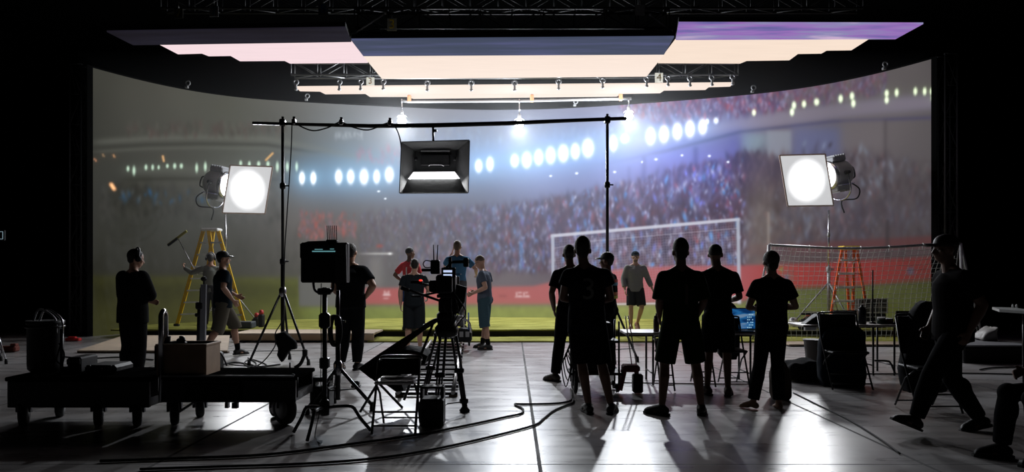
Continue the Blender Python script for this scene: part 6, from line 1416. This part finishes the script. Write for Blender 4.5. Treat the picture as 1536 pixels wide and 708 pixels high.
draped('dark navy coat hanging over the chair at the middle of the grey table', [(1238,497),(1256,489),(1290,489),(1300,497),(1302,560),(1299,582),(1280,586),(1237,584),(1231,560),(1234,510)], GY(586)+.30, .16, mat('navy_coat', (.008,.011,.017), .95, spec=.1), 'coat', 'coat', .02, 11, .025)
ch3 = folding_chair('high-backed black chair at the right end of the grey table, behind the striding person', 1358, 1424, 622, M_BLK, back=.96)
draped('black padded jacket over the high-backed chair behind the striding person', [(1372,470),(1381,455),(1393,449),(1404,452),(1416,470),(1424,510),(1428,560),(1424,590),(1362,590),(1357,555),(1360,515)], GY(622)+.32, .16, M_JKT, 'padded_jacket', 'jacket', .02, 13, .025)
g0 = P(1222, HZ, 10.9); g0.z = 0; t = thing('waste_bin', 'tapered dark bin on the concrete under the left end of the grey table', 'bin', g0)
MB().lathe(g0, [(.105,0),(.11,.01),(.155,.42),(.165,.43),(.165,.45),(.15,.45)], 24).build('shell', mat('brown_black_bin', (.022,.016,.012), .6), t); MB().torus(g0+Vector((0,0,.44)), .16, .010).build('rim', M_BLK, t)
draped('pile of black soft bags on the concrete below the left end of the grey table', [(1184,572),(1184,551),(1194,543),(1206,545),(1216,541),(1228,543),(1240,550),(1246,560),(1246,574)], 9.6, .4, M_FAB, 'soft_bag', 'bag', .03, 17, .03)
draped('brown backpack standing on the concrete behind the legs of the bent-elbow person', [(1164,603),(1162,565),(1167,548),(1178,542),(1186,556),(1190,580),(1188,596),(1180,604)], 8.25, .22, mat('brown_backpack', (.035,.022,.014), .9), 'backpack', 'backpack', .015, 19, .02)
# far right
g0 = P(1303, HZ, 17.0); g0.z = LZ; t = thing('road_case', 'grey latticed road case standing on the turf right of the orange ladder', 'case', g0)
zt = P(0,448,17.0).z; h = zt-LZ
MB().box(g0+Vector((0,0,.17)), (.62,.4,.32), bev=.02).build('lower_case', M_BLK, t)
MB().box(g0+Vector((0,0,.33+(h-.33)/2)), (.66,.4,h-.34), bev=.015).build('upper_case', mat('charcoal_panel', (.05,.05,.05), .5), t)
fr_ = MB(); zc0, zc1 = .34, h
for (a, b) in (((-.33,zc0),(.33,zc0)),((-.33,zc1),(.33,zc1)),((-.33,zc0),(-.33,zc1)),((.33,zc0),(.33,zc1)),((-.05,zc0),(-.05,zc1)),((-.33,(zc0+zc1)/2),(.33,(zc0+zc1)/2)),((.14,zc0),(.14,zc1)),((-.2,zc0),(-.2,zc1))): fr_.bar(g0+Vector((a[0],-.205,a[1])), g0+Vector((b[0],-.205,b[1])), .02, .02)
fr_.build('lattice_frame', M_STEEL, t)
g0 = P(1222, HZ, 16.6); g0.z = LZ
tag(MB().box(g0+Vector((-.05,0,.16)), (.26,.24,.30), bev=.03).tube(g0+Vector((-.30,0,.33)), g0+Vector((.22,0,.34)), .025).build('sandbag', M_FAB), 'black sandbag slung over the base of the right rolling stand', 'sandbag')
for (px, Y, lab) in ((1210,16.25,'dark wheeled foot weight at the left leg of the right rolling stand'),):
    g0 = on_turf(px, Y); t = thing('sandbag', lab, 'sandbag', g0); MB().ell(g0+Vector((0,0,.13)), (.20,.13,.13)).box(g0+Vector((0,0,.05)), (.34,.2,.09), bev=.03).build('bag', M_FAB, t); MB().ring_tube(spline([g0+Vector((-.06,0,.25)), g0+Vector((0,0,.31)), g0+Vector((.08,0,.30)), g0+Vector((.12,0,.22))], 4), .014, 6).build('strap', mat('orange_strap', (.4,.10,.04), .7), t)
t = thing('side_table', 'table with a pale edge cutting into the picture at the right edge', 'table', (P(1540,0,9.5).x, 9.8, 0)); zt = P(0,463.5,9.5).z
MB().prism([P(1499,464,9.5), P(1580,469,8.9), Vector((P(1580,0,8.9).x+.2, 9.9, zt)), Vector((P(1499,0,9.5).x+.3, 10.1, zt))], (0,0,-.035)).build('tabletop', mat('pale_edge_top', (.35,.36,.35), .5), t)
for (x_, y_) in ((6.55,9.6),(6.95,10.0)): MB().tube((x_+.15, y_, 0), (x_+.15, y_, zt-.05), .018).build('leg', M_BLKM, t)
for dx in (0,.05): tag(MB().lathe(P(1525,463,9.5)+Vector((dx+.02,.1,.004)), [(.012,0),(.014,.03),(.006,.05)], 10).build('small_vial', M_WHT), 'tiny white bottle standing on the table at the right edge', 'bottle', 'tiny bottles on the edge table')
g0 = G(1498,545); t = thing('low_platform', 'low dark flat case with a grey top lying on the floor behind the striding person', 'case', g0)
MB().box(g0+Vector((0,.6,.13)), (1.1,1.2,.26), bev=.02).build('base', M_BLK, t); MB().box(g0+Vector((0,.6,.275)), (1.12,1.22,.025), bev=.006).build('lid', mat('dull_grey_top', (.14,.14,.15), .6), t)
draped('crumpled pale plastic sheet lying on the low dark case at the far right', [(1474,510),(1480,500),(1488,497),(1498,490),(1497,500),(1500,512),(1490,515)], 12.35, .35, mat('plastic_sheet', (.22,.21,.20), .5), 'plastic_sheet', 'plastic sheet', .03, 23, .03)
# seated person at the right edge (legs in the picture)
sp_ = person('edge_sitter', 'seated person in black at the lower right corner, only legs in the picture', 1618, 5.55, 0, 1.76, 90,
       dict(hipR=(.09,0,.50), kneeR=(.12,.45,.50), ankR=(.12,.50,.085), hipL=(-.09,0,.50), kneeL=(-.12,.43,.49), ankL=(-.12,.36,.085), waist=(0,-.03,.66), chest=(0,-.03,.86), neck=(0,0,1.03), head=(0,.04,1.21),
            shR=(.178,-.02,.965), shL=(-.178,-.02,.965), elR=(.23,.05,.72), wrR=(.16,.30,.66), elL=(-.23,.05,.72), wrL=(-.16,.30,.66)), skin=M_SKIN3, hair=M_HAIRD, top='jacket', topm=DK('jacket_dark_k'), sleeve=1.8, botm=DK('trousers_dark_k'), shoes=M_BLK, hem=.44)
t = thing('folding_chair', 'black chair under the seated person at the lower right corner', 'chair', Vector((P(1618,0,5.55).x, 5.55, 0)), R(-90))
MB().box((0,0,.345), (.46,.44,.04), bev=.01).build('seat', M_BLK, t, world=False); MB().box((0,.27,.68), (.44,.03,.3), bev=.01).build('backrest', M_BLK, t, world=False)
for (a, b) in ((-1,-1),(1,-1),(-1,1),(1,1)): MB().tube((a*.2,b*.19,0), (a*.2,b*.19,.34), .013).build('leg', M_BLKM, t, world=False)
for a in (-1, 1): MB().tube((a*.2,.24,.34), (a*.2,.27,.84), .013).build('back_post', M_BLKM, t, world=False)
